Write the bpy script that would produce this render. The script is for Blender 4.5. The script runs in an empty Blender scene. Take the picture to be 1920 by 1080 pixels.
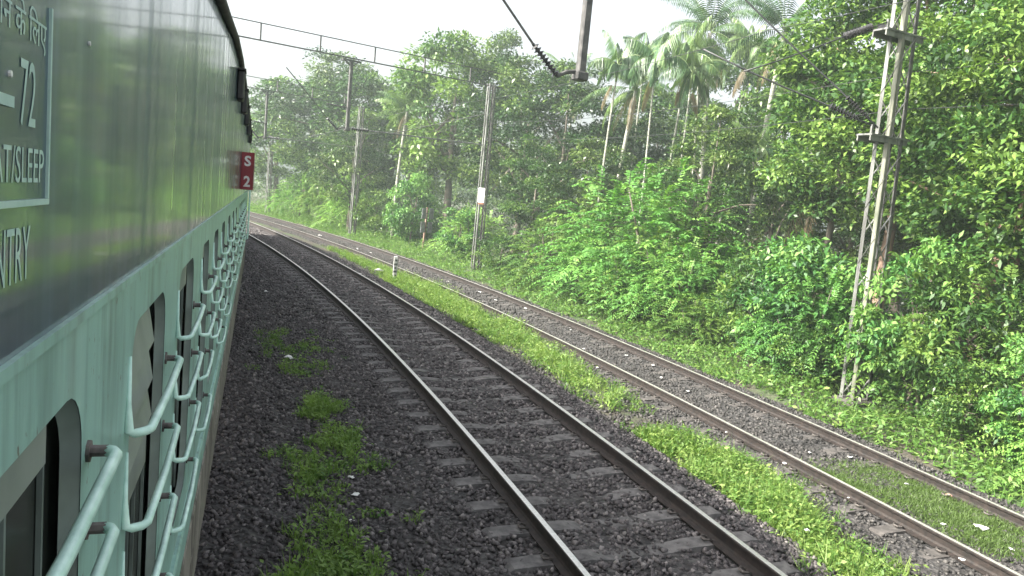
import bpy, math, random
import numpy as np
from mathutils import Matrix, Vector

SC = bpy.context.scene
COL = SC.collection
random.seed(7)
rng = np.random.default_rng(11)

# ------------------------------------------------------------------ camera
CAM_H = 3.012
ROLL, PITCH = 0.096, 0.123
cam_data = bpy.data.cameras.new('camera')
cam_data.sensor_width = 36.0
cam_data.lens = 26.25
cam_data.clip_start = 0.05
cam_data.clip_end = 2000
cam = bpy.data.objects.new('camera', cam_data)
COL.objects.link(cam)
_r, _p = ROLL, PITCH
_fwd = Vector((0, math.cos(_p), -math.sin(_p)))
_dn = Vector((0, -math.sin(_p), -math.cos(_p)))
_rt = Vector((1, 0, 0))
_cx = _rt * math.cos(_r) - _dn * math.sin(_r)
_cy = -(_rt * math.sin(_r) + _dn * math.cos(_r))
_m = Matrix((_cx, _cy, -_fwd)).transposed().to_4x4()
_m.translation = Vector((0, 0, CAM_H))
cam.matrix_world = _m
SC.camera = cam

# ------------------------------------------------------------------ light
SUN_DIR = Vector((-0.96, -0.28, 0.0)).normalized()
SUN_EL = math.radians(37.5)
sun_vec = Vector((SUN_DIR.x * math.cos(SUN_EL), SUN_DIR.y * math.cos(SUN_EL), math.sin(SUN_EL)))
sl = bpy.data.lights.new('sun', 'SUN')
sl.energy = 5.0
sl.angle = math.radians(1.0)
sl.color = (1.0, 0.95, 0.84)
so = bpy.data.objects.new('sun', sl)
so.rotation_euler = sun_vec.to_track_quat('Z', 'Y').to_euler()
so.location = (0, 0, 60)
COL.objects.link(so)

world = bpy.data.worlds.new('World')
SC.world = world
world.use_nodes = True
wt = world.node_tree
for n in list(wt.nodes):
    wt.nodes.remove(n)
sky = wt.nodes.new('ShaderNodeTexSky')
sky.sky_type = 'NISHITA'
sky.sun_disc = False
sky.sun_elevation = SUN_EL
sky.sun_rotation = math.atan2(SUN_DIR.x, SUN_DIR.y)
sky.air_density = 1.0
sky.dust_density = 7.0
sky.ozone_density = 1.0
hs = wt.nodes.new('ShaderNodeHueSaturation')
hs.inputs['Saturation'].default_value = 0.3
bg = wt.nodes.new('ShaderNodeBackground')
bg.inputs['Strength'].default_value = 0.15
wo = wt.nodes.new('ShaderNodeOutputWorld')
wt.links.new(sky.outputs[0], hs.inputs['Color'])
wt.links.new(hs.outputs[0], bg.inputs['Color'])
wt.links.new(bg.outputs[0], wo.inputs['Surface'])

SC.view_settings.view_transform = 'Standard'
SC.view_settings.look = 'None'
SC.view_settings.gamma = 1.0
SC.view_settings.use_curve_mapping = False
SC.view_settings.exposure = 1.62
SC.cycles.max_bounces = 6
SC.cycles.transparent_max_bounces = 6
SC.cycles.volume_bounces = 0


# ------------------------------------------------------------------ tags
def tag(o, label=None, cat=None, group=None, kind=None):
    if label: o['label'] = label
    if cat: o['category'] = cat
    if group: o['group'] = group
    if kind: o['kind'] = kind
    return o


def empty(name, loc=(0, 0, 0), rz=0.0):
    o = bpy.data.objects.new(name, None)
    o.location = loc
    o.rotation_euler = (0, 0, rz)
    o.empty_display_size = 0.3
    COL.objects.link(o)
    return o


def copy_tree(o, parent=None):
    c = o.copy()
    COL.objects.link(c)
    c.parent = parent
    for ch in o.children:
        copy_tree(ch, c)
    return c


# ------------------------------------------------------------------ materials
class NM:
    def __init__(self, name):
        self.m = bpy.data.materials.new(name)
        self.m.use_nodes = True
        self.t = self.m.node_tree
        self.b = self.t.nodes['Principled BSDF']
        self.out = self.t.nodes['Material Output']

    def n(self, typ, **kw):
        nd = self.t.nodes.new(typ)
        for k, v in kw.items():
            setattr(nd, k, v)
        return nd

    def l(self, a, b):
        self.t.links.new(a, b)

    def set(self, **kw):
        for k, v in kw.items():
            self.b.inputs[k.replace('_', ' ')].default_value = v

    def coords(self, scale=(1, 1, 1), kind='Object'):
        tc = self.n('ShaderNodeTexCoord')
        mp = self.n('ShaderNodeMapping')
        mp.inputs['Scale'].default_value = scale
        self.l(tc.outputs[kind], mp.inputs['Vector'])
        return mp.outputs['Vector']

    def noise(self, scale, detail=3, rough=0.55, vec=None):
        nd = self.n('ShaderNodeTexNoise')
        nd.inputs['Scale'].default_value = scale
        nd.inputs['Detail'].default_value = detail
        nd.inputs['Roughness'].default_value = rough
        if vec is not None: self.l(vec, nd.inputs['Vector'])
        return nd.outputs['Fac']

    def ramp(self, fac, stops):
        nd = self.n('ShaderNodeValToRGB')
        e = nd.color_ramp.elements
        while len(e) < len(stops): e.new(0.5)
        for i, (p, c) in enumerate(stops):
            e[i].position = p
            e[i].color = (*c, 1)
        self.l(fac, nd.inputs['Fac'])
        return nd.outputs['Color']

    def mix(self, fac, a, b, blend='MIX'):
        nd = self.n('ShaderNodeMix', data_type='RGBA', blend_type=blend)
        for sock, v in ((0, fac), (6, a), (7, b)):
            if hasattr(v, 'links'): self.l(v, nd.inputs[sock])
            elif sock == 0: nd.inputs[0].default_value = v
            else: nd.inputs[sock].default_value = (*v, 1)
        return nd.outputs[2]

    def bump(self, h, strength=0.3, dist=0.02):
        nd = self.n('ShaderNodeBump')
        nd.inputs['Strength'].default_value = strength
        nd.inputs['Distance'].default_value = dist
        self.l(h, nd.inputs['Height'])
        self.l(nd.outputs[0], self.b.inputs['Normal'])

    def color(self, c):
        self.l(c, self.b.inputs['Base Color'])


def simple(name, c1, c2, scale=6, rough=0.6, metal=0.0, bump=0.0, stretch=(1, 1, 1)):
    k = NM(name)
    f = k.noise(scale, 4, 0.6, k.coords(stretch))
    k.color(k.ramp(f, [(0.35, c1), (0.68, c2)]))
    k.set(Roughness=rough, Metallic=metal)
    if bump: k.bump(f, bump, 0.01)
    return k.m


def leaf_material(name, dark, mid, light, transl=0.35, rough=0.5):
    k = NM(name)
    at = k.n('ShaderNodeAttribute', attribute_name='tint')
    oi = k.n('ShaderNodeObjectInfo')
    mth = k.n('ShaderNodeMath', operation='MULTIPLY_ADD')
    k.l(oi.outputs['Random'], mth.inputs[0])
    mth.inputs[1].default_value = 0.42
    k.l(at.outputs['Fac'], mth.inputs[2])
    c = k.ramp(mth.outputs[0], [(0.14, dark), (0.64, mid), (1.0, light)])
    k.color(c)
    k.set(Roughness=rough)
    k.b.inputs['Specular IOR Level'].default_value = 0.35
    tr = k.n('ShaderNodeBsdfTranslucent')
    k.l(k.mix(1.0, c, (1.0, 1.15, 0.55), 'MULTIPLY'), tr.inputs['Color'])
    mx = k.n('ShaderNodeMixShader')
    mx.inputs[0].default_value = transl
    k.l(k.b.outputs[0], mx.inputs[1])
    k.l(tr.outputs[0], mx.inputs[2])
    k.l(mx.outputs[0], k.out.inputs['Surface'])
    return k.m


M = {}
M['leaf_dark'] = leaf_material('leaf_dark', (.011, .031, .010), (.033, .078, .02), (.12, .18, .045), transl=.2, rough=.36)  # darkened so the hollows between the trees look shaded
M['leaf_mid'] = leaf_material('leaf_mid', (.017, .046, .013), (.052, .122, .028), (.155, .245, .052), transl=.26, rough=.42)
M['leaf_bright'] = leaf_material('leaf_bright', (.022, .07, .022), (.068, .19, .045), (.16, .30, .07), transl=.28)
M['leaf_lime'] = leaf_material('leaf_lime', (.028, .08, .022), (.09, .23, .045), (.22, .36, .08), transl=.28)
M['leaf_palm'] = leaf_material('leaf_palm', (.02, .05, .022), (.048, .105, .04), (.13, .20, .06), transl=.2, rough=.38)
M['leaf_dry'] = leaf_material('leaf_dry', (.06, .045, .03), (.13, .10, .06), (.22, .18, .11))
M['grass'] = leaf_material('grass', (.035, .085, .02), (.085, .185, .04), (.2, .31, .08))
M['weed'] = leaf_material('weed', (.042, .092, .02), (.105, .21, .045), (.24, .33, .09))
M['moss'] = leaf_material('moss_grass', (.045, .075, .02), (.07, .12, .03), (.11, .17, .045))
M['bark'] = simple('bark', (.06, .05, .04), (.19, .16, .13), 9, .85, bump=.4, stretch=(1, 1, .3))
M['bark_palm'] = simple('bark_palm', (.15, .15, .12), (.36, .36, .31), 5, .75, bump=.2, stretch=(1, 1, 3))
M['bark_red'] = simple('bark_red', (.10, .055, .035), (.3, .2, .15), 6, .8, bump=.3, stretch=(1, 1, .4))
M['steel_top'] = simple('rail_running_surface', (.62, .60, .57), (.80, .78, .74), 30, .36, .7)
M['rail_side'] = simple('rail_rust', (.010, .008, .0075), (.036, .026, .022), 14, .7, .15, .2)
M['sleeper'] = simple('sleeper_concrete', (.055, .052, .052), (.145, .138, .134), 9, .9, bump=.4)
M['clip'] = simple('rail_clip', (.03, .026, .024), (.10, .088, .08), 20, .7, .2)
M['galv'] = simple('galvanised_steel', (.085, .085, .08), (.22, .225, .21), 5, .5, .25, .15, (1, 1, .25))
M['galv_dark'] = simple('weathered_and_shaded_steel', (.045, .045, .045), (.12, .115, .11), 7, .6, .3)
M['mossy_steel'] = simple('mossy_steel', (.08, .09, .06), (.21, .21, .17), 4, .7, .1, .15, (1, 1, .3))
M['insul'] = simple('insulator_porcelain', (.012, .012, .013), (.035, .033, .034), 8, .18)
M['wire'] = simple('wire_black', (.015, .016, .017), (.04, .042, .044), 8, .5)
M['white_sign'] = simple('white_enamel', (.62, .62, .60), (.82, .82, .80), 3, .45)
M['rust'] = simple('rusty_paint', (.16, .07, .04), (.32, .16, .10), 9, .8)
M['litter'] = simple('litter_white', (.55, .55, .53), (.85, .85, .83), 9, .55)
M['litter_pink'] = simple('litter_pink', (.6, .3, .25), (.8, .5, .42), 9, .55)
M['post_paint'] = simple('post_whitewash', (.26, .27, .26), (.5, .5, .48), 14, .8)
M['post_black'] = simple('post_black', (.02, .02, .02), (.05, .05, .05), 8, .7)
M['board_grey'] = simple('board_grey', (.10, .11, .11), (.22, .23, .23), 5, .7)


def soil_mat():
    k = NM('soil')
    v = k.coords()
    f = k.noise(0.8, 5, .6, v)
    g = k.noise(14, 4, .6, v)
    c1 = k.ramp(g, [(.3, (.03, .026, .02)), (.7, (.085, .07, .055))])
    c2 = k.ramp(g, [(.3, (.025, .05, .015)), (.7, (.06, .10, .03))])
    mf = k.ramp(f, [(.42, (0, 0, 0)), (.62, (1, 1, 1))])
    k.color(k.mix(mf, c1, c2))
    k.set(Roughness=.95)
    k.bump(g, .6, .06)
    return k.m


def ballast_mat(name, brown):
    k = NM(name)
    v = k.coords()
    vo = k.n('ShaderNodeTexVoronoi')
    vo.inputs['Scale'].default_value = 17
    k.l(v, vo.inputs['Vector'])
    base = k.ramp(vo.outputs['Color'], [(.1, (.012, .011, .0115)), (.55, (.036, .034, .034)), (.95, (.09, .085, .083))])
    big = k.noise(.7, 4, .6, v)
    k.color(k.mix(k.ramp(big, [(.4, (0, 0, 0)), (.75, (brown, brown, brown))]), base, (.04, .034, .03)))
    k.set(Roughness=.85)
    k.bump(vo.outputs['Distance'], .9, .05)
    return k.m


def stone_mat(name, a, b, c):
    k = NM(name)
    at = k.n('ShaderNodeAttribute', attribute_name='tint')
    nz = k.noise(45, 2, .5, k.coords())
    s = k.n('ShaderNodeMath', operation='MULTIPLY_ADD')
    k.l(nz, s.inputs[0]); s.inputs[1].default_value = .35
    k.l(at.outputs['Fac'], s.inputs[2])
    k.color(k.ramp(s.outputs[0], [(.15, a), (.65, b), (1.15, c)]))
    k.set(Roughness=.72)
    return k.m


M['soil'] = soil_mat()
M['ballast'] = ballast_mat('ballast', .5)
M['ballast_far'] = ballast_mat('ballast_brown', .6)
M['stone'] = stone_mat('ballast_stone', (.026, .0225, .0235), (.075, .066, .067), (.20, .182, .176))
M['stone_far'] = stone_mat('ballast_stone_dusty', (.015, .014, .0135), (.037, .034, .032), (.095, .088, .083))


# ------------------------------------------------------------------ mesh builder
class MB:
    def __init__(self):
        self.v = []; self.f = []; self.mi = []

    def add(self, verts, faces, mi=0):
        o = len(self.v)
        self.v += [tuple(p) for p in verts]
        self.f += [tuple(i + o for i in f) for f in faces]
        self.mi += [mi] * len(faces)

    def box(self, c, size, R=None, mi=0, bevel=0.0):
        x, y, z = size[0] / 2, size[1] / 2, size[2] / 2
        R = R or Matrix.Identity(3)
        c = Vector(c)
        if bevel <= 0:
            P = [(-x, -y, -z), (x, -y, -z), (x, y, -z), (-x, y, -z), (-x, -y, z), (x, -y, z), (x, y, z), (-x, y, z)]
            F = [(0, 3, 2, 1), (4, 5, 6, 7), (0, 1, 5, 4), (1, 2, 6, 5), (2, 3, 7, 6), (3, 0, 4, 7)]
        else:
            b = min(bevel, x * .9, y * .9, z * .9)
            P = []
            for zz, ins in ((-z, b), (-z + b, 0), (z - b, 0), (z, b)):
                xx, yy = x - ins, y - ins
                P += [(-xx, -yy + (b if ins == 0 else 0), zz), (-xx + (b if ins == 0 else 0), -yy, zz),
                      (xx - (b if ins == 0 else 0), -yy, zz), (xx, -yy + (b if ins == 0 else 0), zz),
                      (xx, yy - (b if ins == 0 else 0), zz), (xx - (b if ins == 0 else 0), yy, zz),
                      (-xx + (b if ins == 0 else 0), yy, zz), (-xx, yy - (b if ins == 0 else 0), zz)]
            F = [tuple(range(7, -1, -1)), tuple(range(24, 32))]
            for r in range(3):
                for i in range(8):
                    j = (i + 1) % 8
                    F.append((r * 8 + i, r * 8 + j, r * 8 + 8 + j, r * 8 + 8 + i))
        self.add([c + R @ Vector(p) for p in P], F, mi)

    def bar(self, a, b, w, h, up=(0, 0, 1), mi=0, bevel=0.0):
        a, b = Vector(a), Vector(b)
        d = b - a
        L = d.length
        d.normalize()
        u = Vector(up)
        s = d.cross(u)
        if s.length < 1e-4: s = d.cross(Vector((1, 0, 0)))
        s.normalize()
        u = s.cross(d)
        R = Matrix((d, s, u)).transposed()
        self.box((a + b) / 2, (L, w, h), R, mi, bevel)

    def tube(self, pts, rad, n=8, mi=0, caps=True):
        pts = [Vector(p) for p in pts]
        if not hasattr(rad, '__len__'): rad = [rad] * len(pts)
        o = len(self.v)
        prev = None
        for i, p in enumerate(pts):
            t = (pts[min(i + 1, len(pts) - 1)] - pts[max(i - 1, 0)])
            t.normalize()
            if prev is None:
                ref = Vector((0, 0, 1)) if abs(t.z) < .9 else Vector((1, 0, 0))
                a = t.cross(ref)
            else:
                a = prev - t * prev.dot(t)
            a.normalize()
            prev = a
            b = t.cross(a)
            for k in range(n):
                q = 2 * math.pi * k / n
                self.v.append(tuple(p + (a * math.cos(q) + b * math.sin(q)) * rad[i]))
        for i in range(len(pts) - 1):
            for k in range(n):
                j = (k + 1) % n
                self.f.append((o + i * n + k, o + i * n + j, o + (i + 1) * n + j, o + (i + 1) * n + k))
                self.mi.append(mi)
        if caps:
            self.f.append(tuple(o + k for k in range(n - 1, -1, -1)))
            e = o + (len(pts) - 1) * n
            self.f.append(tuple(e + k for k in range(n)))
            self.mi += [mi, mi]

    def build(self, name, mats, parent=None, smooth=False):
        me = bpy.data.meshes.new(name)
        me.from_pydata(self.v, [], self.f)
        if not isinstance(mats, (list, tuple)): mats = [mats]
        for m in mats: me.materials.append(m)
        if len(mats) > 1: me.polygons.foreach_set('material_index', self.mi)
        if smooth: me.polygons.foreach_set('use_smooth', [True] * len(self.f))
        me.update()
        o = bpy.data.objects.new(name, me)
        COL.objects.link(o)
        if parent: o.parent = parent
        return o


def np_mesh(name, V, F, mat, tint=None, parent=None, smooth=False):
    """V (n,3), F (m,k) with k constant"""
    me = bpy.data.meshes.new(name)
    k = F.shape[1]
    me.vertices.add(len(V))
    me.vertices.foreach_set('co', V.astype(np.float32).ravel())
    me.loops.add(F.size)
    me.loops.foreach_set('vertex_index', F.astype(np.int32).ravel())
    me.polygons.add(len(F))
    me.polygons.foreach_set('loop_start', np.arange(0, F.size, k, dtype=np.int32))
    me.polygons.foreach_set('loop_total', np.full(len(F), k, dtype=np.int32))
    if smooth: me.polygons.foreach_set('use_smooth', np.ones(len(F), dtype=bool))
    me.materials.append(mat)
    me.update(calc_edges=True)
    if tint is not None:
        a = me.attributes.new('tint', 'FLOAT', 'POINT')
        a.data.foreach_set('value', tint.astype(np.float32))
    o = bpy.data.objects.new(name, me)
    COL.objects.link(o)
    if parent: o.parent = parent
    return o


def nrm(a):
    return a / np.maximum(np.linalg.norm(a, axis=1, keepdims=True), 1e-6)


class Leaves:
    """collects leaf quads"""
    def __init__(self):
        self.V = []; self.T = []

    def add(self, C, D, N, L, W, tint, fold=0.12, droop=0.15, mid=0.42):
        n = len(C)
        D = nrm(D)
        S = nrm(np.cross(D, N))
        Nn = nrm(np.cross(S, D))
        L = np.broadcast_to(np.asarray(L, float), (n,))[:, None]
        W = np.broadcast_to(np.asarray(W, float), (n,))[:, None]
        b = C
        c = C + D * L * mid + Nn * W * fold
        tip = C + D * L - Nn * L * droop
        q = np.stack([b, c + S * W * .5, tip, c - S * W * .5], 1)
        self.V.append(q.reshape(-1, 3))
        self.T.append(np.repeat(np.broadcast_to(tint, (n,)), 4))

    def build(self, name, mat, parent=None):
        V = np.concatenate(self.V)
        T = np.concatenate(self.T)
        F = np.arange(len(V)).reshape(-1, 4)
        return np_mesh(name, V, F, mat, T, parent)


def rdir(n):
    return nrm(rng.normal(size=(n, 3)))


def clump(lv, c, r, n, L, W, flat=.75, up=.5, base_tint=.5):
    u = rdir(n)
    u[:, 2] = np.where(u[:, 2] < -.25, -u[:, 2], u[:, 2])
    pos = np.asarray(c) + r * u * (rng.random((n, 1)) ** .45) * np.array([1, 1, flat])
    D = u * np.array([1, 1, .5]) + rng.normal(size=(n, 3)) * .55 + np.array([0, 0, -.25])
    N = np.array([0, 0, up + .3]) + u * .6 + rng.normal(size=(n, 3)) * .45
    s = rng.uniform(.5, 1.35, n)
    t = np.clip(base_tint + rng.normal(size=n) * .2, 0, 1)
    lv.add(pos, D, N, L * s, W * s, t)


# ------------------------------------------------------------------ track geometry (curved to the left)
CX, CY, R0, KC = -103.8, -39.81, 113.08, 15.3
A_CAM = 0.366


def rad(a):
    return R0 + KC * a ** 3


def P(a, off, z=0.0):
    r = rad(a) + off
    return Vector((CX + r * math.cos(a), CY + r * math.sin(a), z))


def Pn(a, off):
    r = rad(a) + off
    return np.stack([CX + r * np.cos(a), CY + r * np.sin(a)], -1)


def a_off(x, y):
    a = np.arctan2(y - CY, x - CX)
    return a, np.hypot(x - CX, y - CY) - rad(a)


DA = 1 / 116.0          # about one metre along the line
FAR_Z = -0.506


def ground_z(off, a=None):
    o = np.asarray(off, float)
    xs = [-60, -9, -6, -3.2, -2.0, -1.2, 2.4, 2.9, 3.2, 4.0, 4.5, 4.9, 7.7, 8.3, 9.2, 12, 18, 30, 60, 140]
    zs = [-.4, -.4, -.4, -.42, -.46, -.40, -.44, -.42, -.42, -.5, -.72, -.86, -.86, -.74, -.72, -.7, -.65, -.5, .2, 1.0]
    return np.interp(o, xs, zs)


# ------------------------------------------------------------------ ground and ballast beds
def sheet(name, a0, a1, na, offs, zf, mat, noise=0.0):
    aa = np.linspace(a0, a1, na)
    oo = np.asarray(offs)
    A, O = np.meshgrid(aa, oo, indexing='ij')
    XY = Pn(A.ravel(), O.ravel())
    Z = zf(O.ravel())
    if noise: Z = Z + rng.normal(size=Z.shape) * noise
    V = np.column_stack([XY, Z])
    n2 = len(oo)
    i, j = np.meshgrid(np.arange(na - 1), np.arange(n2 - 1), indexing='ij')
    b = (i * n2 + j).ravel()
    F = np.stack([b, b + 1, b + n2 + 1, b + n2], -1)[:, ::-1]
    o = np_mesh(name, V, F, mat, smooth=True)
    return o


ground = sheet('ground', -.5, 1.5, 260, np.concatenate([np.linspace(-60, -10, 12), np.linspace(-9, 12, 60), np.linspace(13, 140, 50)]),
               ground_z, M['soil'], .025)
tag(ground, kind='structure')


def near_bed(o):
    return np.interp(o, [-7.2, -6.6, -2.6, -1.9, -1.35, -.6, 2.35, 2.75, 3.15], [-.5, -.22, -.22, -.30, -.28, -.195, -.195, -.3, -.60])


def far_bed(o):
    return FAR_Z + np.interp(o, [3.9, 4.4, 4.8, 7.5, 7.9, 8.3], [-.22, -.2, -.185, -.185, -.22, -.42])


bed1 = sheet('ballast_bed', .1, 1.3, 560, np.linspace(-7.2, 3.15, 70), near_bed, M['ballast'], .012)
tag(bed1, kind='structure')
bed2 = sheet('ballast_bed', .1, 1.3, 560, np.linspace(3.75, 8.4, 44), far_bed, M['ballast_far'], .012)
tag(bed2, kind='structure')


def make_stones(name, a0, a1, o0, o1, n, zf, size, mat, sleepers=None, keep=.45):
    a = rng.uniform(a0, a1, n)
    o = rng.uniform(o0, o1, n)
    if sleepers is not None:
        c0, half = sleepers
        ph = np.abs(((a - SL_A0) / SL_DA + .5) % 1 - .5) * SL_DA / DA
        on = (ph < .14) & (np.abs(o - c0) < half)
        k = (~on) | (rng.random(n) < keep)
        a, o = a[k], o[k]
        for rc in (c0 - .8725, c0 + .8725):
            k = np.abs(o - rc) > .085
            a, o = a[k], o[k]
    n = len(a)
    XY = Pn(a, o)
    base = np.array([(-1, -1, -1), (1, -1, -1), (1, 1, -1), (-1, 1, -1), (-1, -1, 1), (1, -1, 1), (1, 1, 1), (-1, 1, 1)], float)
    F = np.array([(0, 3, 2, 1), (4, 5, 6, 7), (0, 1, 5, 4), (1, 2, 6, 5), (2, 3, 7, 6), (3, 0, 4, 7)])
    s = size * rng.uniform(.55, 1.25, n)
    v = base[None] * (1 + rng.uniform(-.45, .3, (n, 8, 3)))
    # random rotation
    q = nrm(rng.normal(size=(n, 4)))
    w, x, y, z = q.T
    Rm = np.stack([1 - 2 * (y * y + z * z), 2 * (x * y - z * w), 2 * (x * z + y * w),
                   2 * (x * y + z * w), 1 - 2 * (x * x + z * z), 2 * (y * z - x * w),
                   2 * (x * z - y * w), 2 * (y * z + x * w), 1 - 2 * (x * x + y * y)], -1).reshape(n, 3, 3)
    v = np.einsum('nij,nkj->nki', Rm, v * np.array([1, .85, .65])) * (s / 2 * .8)[:, None, None]
    zc = zf(o) + rng.uniform(-.012, .018, n)
    v += np.column_stack([XY, zc])[:, None, :]
    V = v.reshape(-1, 3)
    FF = (F[None] + (np.arange(n) * 8)[:, None, None]).reshape(-1, 4)
    t = np.repeat(np.clip(rng.normal(.42, .2, n), 0, 1), 8)
    ob = np_mesh(name, V, FF, mat, t)
    tag(ob, kind='stuff')
    return ob


SL_A0 = A_CAM - .03
SL_DA = .62 * DA

make_stones('ballast_stones', A_CAM + .015, A_CAM + .15, -3.4, 2.75, 46000, near_bed, .055, M['stone'], (.8725, 1.36))
make_stones('ballast_stones', A_CAM + .15, A_CAM + .38, -2.6, 2.75, 24000, near_bed, .075, M['stone'], (.8725, 1.36))
make_stones('ballast_stones', A_CAM + .04, A_CAM + .17, 4.2, 8.3, 15000, far_bed, .055, M['stone_far'], (6.13, 1.36), .5)
make_stones('ballast_stones', A_CAM + .17, A_CAM + .5, 4.3, 8.3, 13000, far_bed, .085, M['stone_far'], (6.13, 1.36), .5)


make_stones('ballast_stones', A_CAM + .03, A_CAM + .3, 2.5, 4.5, 16000, lambda o: np.maximum(ground_z(o), np.where(o < 3.1, near_bed(o), -9)), .06, M['stone_far'])


# ------------------------------------------------------------------ railway tracks
def rail_mesh(off, z, a0, a1):
    prof = [(-.075, -.172), (-.075, -.158), (-.02, -.145), (-.0095, -.12), (-.0095, -.052), (-.034, -.036), (-.036, -.010), (-.028, -.001),
            (0, 0), (.028, -.001), (.036, -.010), (.034, -.036), (.0095, -.052), (.0095, -.12), (.02, -.145), (.075, -.158), (.075, -.172)]
    n = len(prof)
    na = int((a1 - a0) / (DA * .5))
    m = MB()
    for i in range(na + 1):
        a = a0 + (a1 - a0) * i / na
        for o, h in prof:
            m.v.append(tuple(P(a, off + o, z + h)))
    for i in range(na):
        for k in range(n):
            j = (k + 1) % n
            m.f.append((i * n + k, (i + 1) * n + k, (i + 1) * n + j, i * n + j))
            m.mi.append(1 if k in (7, 8) else 0)
    return m


def make_track(centre, z, label, bare):
    root = empty('railway_track', P(A_CAM, centre, z))
    tag(root, label, 'railway track', 'curved railway tracks beside the train')
    inv = Matrix.Translation(-root.location)

    def put(o):
        o.matrix_parent_inverse = Matrix.Identity(4)
        o.location = -root.location
        o.parent = root
        return o
    for sgn in (-1, 1):
        put(rail_mesh(centre + sgn * .8725, z, A_CAM - .08, 1.28).build('rail', [M['rail_side'], M['steel_top']]))
    sm = MB()
    # mono-block concrete sleeper, lower in the middle
    xs = [-1.375, -1.33, -.55, -.3, .3, .55, 1.33, 1.375]
    tops = [-.03, 0, 0, -.03, -.03, 0, 0, -.03]
    V = []; F = []
    for x, t in zip(xs, tops):
        V += [(x, -.135, -.2), (x, -.1, t), (x, .1, t), (x, .135, -.2)]
    for i in range(len(xs) - 1):
        b = i * 4
        for k in range(3):
            F.append((b + k, b + k + 1, b + k + 5, b + k + 4))
        F.append((b + 3, b, b + 4, b + 7))
    F += [(3, 2, 1, 0), tuple(28 + k for k in range(4))]
    sm.add(V, F)
    cm = MB()
    k, x0 = 1, .115
    cm.tube([(x0 - k * .05, -.05, .012), (x0, -.05, .035), (x0 + k * .035, -.02, .03), (x0 + k * .035, .03, .03), (x0, .055, .035), (x0 - k * .04, .05, .02)], .014, 5)
    first = None
    cl0 = None
    n = 98
    for i in range(n):
        a = SL_A0 + i * SL_DA
        if first is None:
            s = sm.build('sleeper', M['sleeper'])
            first = s
            clm = cm.build('rail_clip', M['clip'])
            cl0 = clm
            cl_objs = [clm] + [clm.copy() for _ in range(3)]
            for c in cl_objs[1:]: COL.objects.link(c)
        else:
            s = first.copy()
            COL.objects.link(s)
            cl_objs = []
            if i < 46:
                for _ in range(4):
                    c = cl0.copy(); COL.objects.link(c); cl_objs.append(c)
        s.parent = root
        s.location = P(a, centre, z - .168 + random.uniform(-.006, .012)) - root.location
        s.rotation_euler = (0, 0, a + random.uniform(-.008, .008))
        for c, (sx, tn) in zip(cl_objs, ((-1, 0), (-1, 1), (1, 0), (1, 1))):
            c.parent = s
            c.location = (sx * .8725, 0, 0)
            c.rotation_euler = (0, 0, math.pi * tn)
    return root


make_track(.8725, 0.0, 'dark ballasted track with two polished rails nearest the train', False)
M['sleeper'] = simple('sleeper_dusty', (.036, .032, .03), (.095, .086, .08), 9, .9, bump=.4)
make_track(6.13, FAR_Z, 'brownish littered track beyond the grass strip beside the bushes', True)


# ------------------------------------------------------------------ railway coach
VP_D = Vector((-0.33139471, 0.94334814, -0.01648751)).normalized()     # direction the coach points
VP_L = Vector((0, 0, 1)).cross(VP_D).normalized()
VP_U = VP_D.cross(VP_L)
CO_BASE = Vector((-1.81, 0, -3.0))                                        # base of the coach in its own axes
Rc = Matrix((-VP_L, VP_D, VP_U)).transposed()
coach = empty('railway_coach')
mw = Rc.to_4x4()
mw.translation = Vector((0, 0, CAM_H)) + Rc @ CO_BASE
coach.matrix_world = mw
tag(coach, 'blue green sleeper coach with barred windows and white lettering, filling the left side', 'train coach')


class CB(MB):
    """coach-space builder: coordinates are (outward from the camera line, along, up from eye level)"""
    def build(self, name, mats, parent=None, smooth=False):
        par = parent or coach
        self.v = [tuple(Vector(p) - CO_BASE) for p in self.v]
        o = MB.build(self, name, mats, None, smooth)
        o.parent = par
        return o


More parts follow.
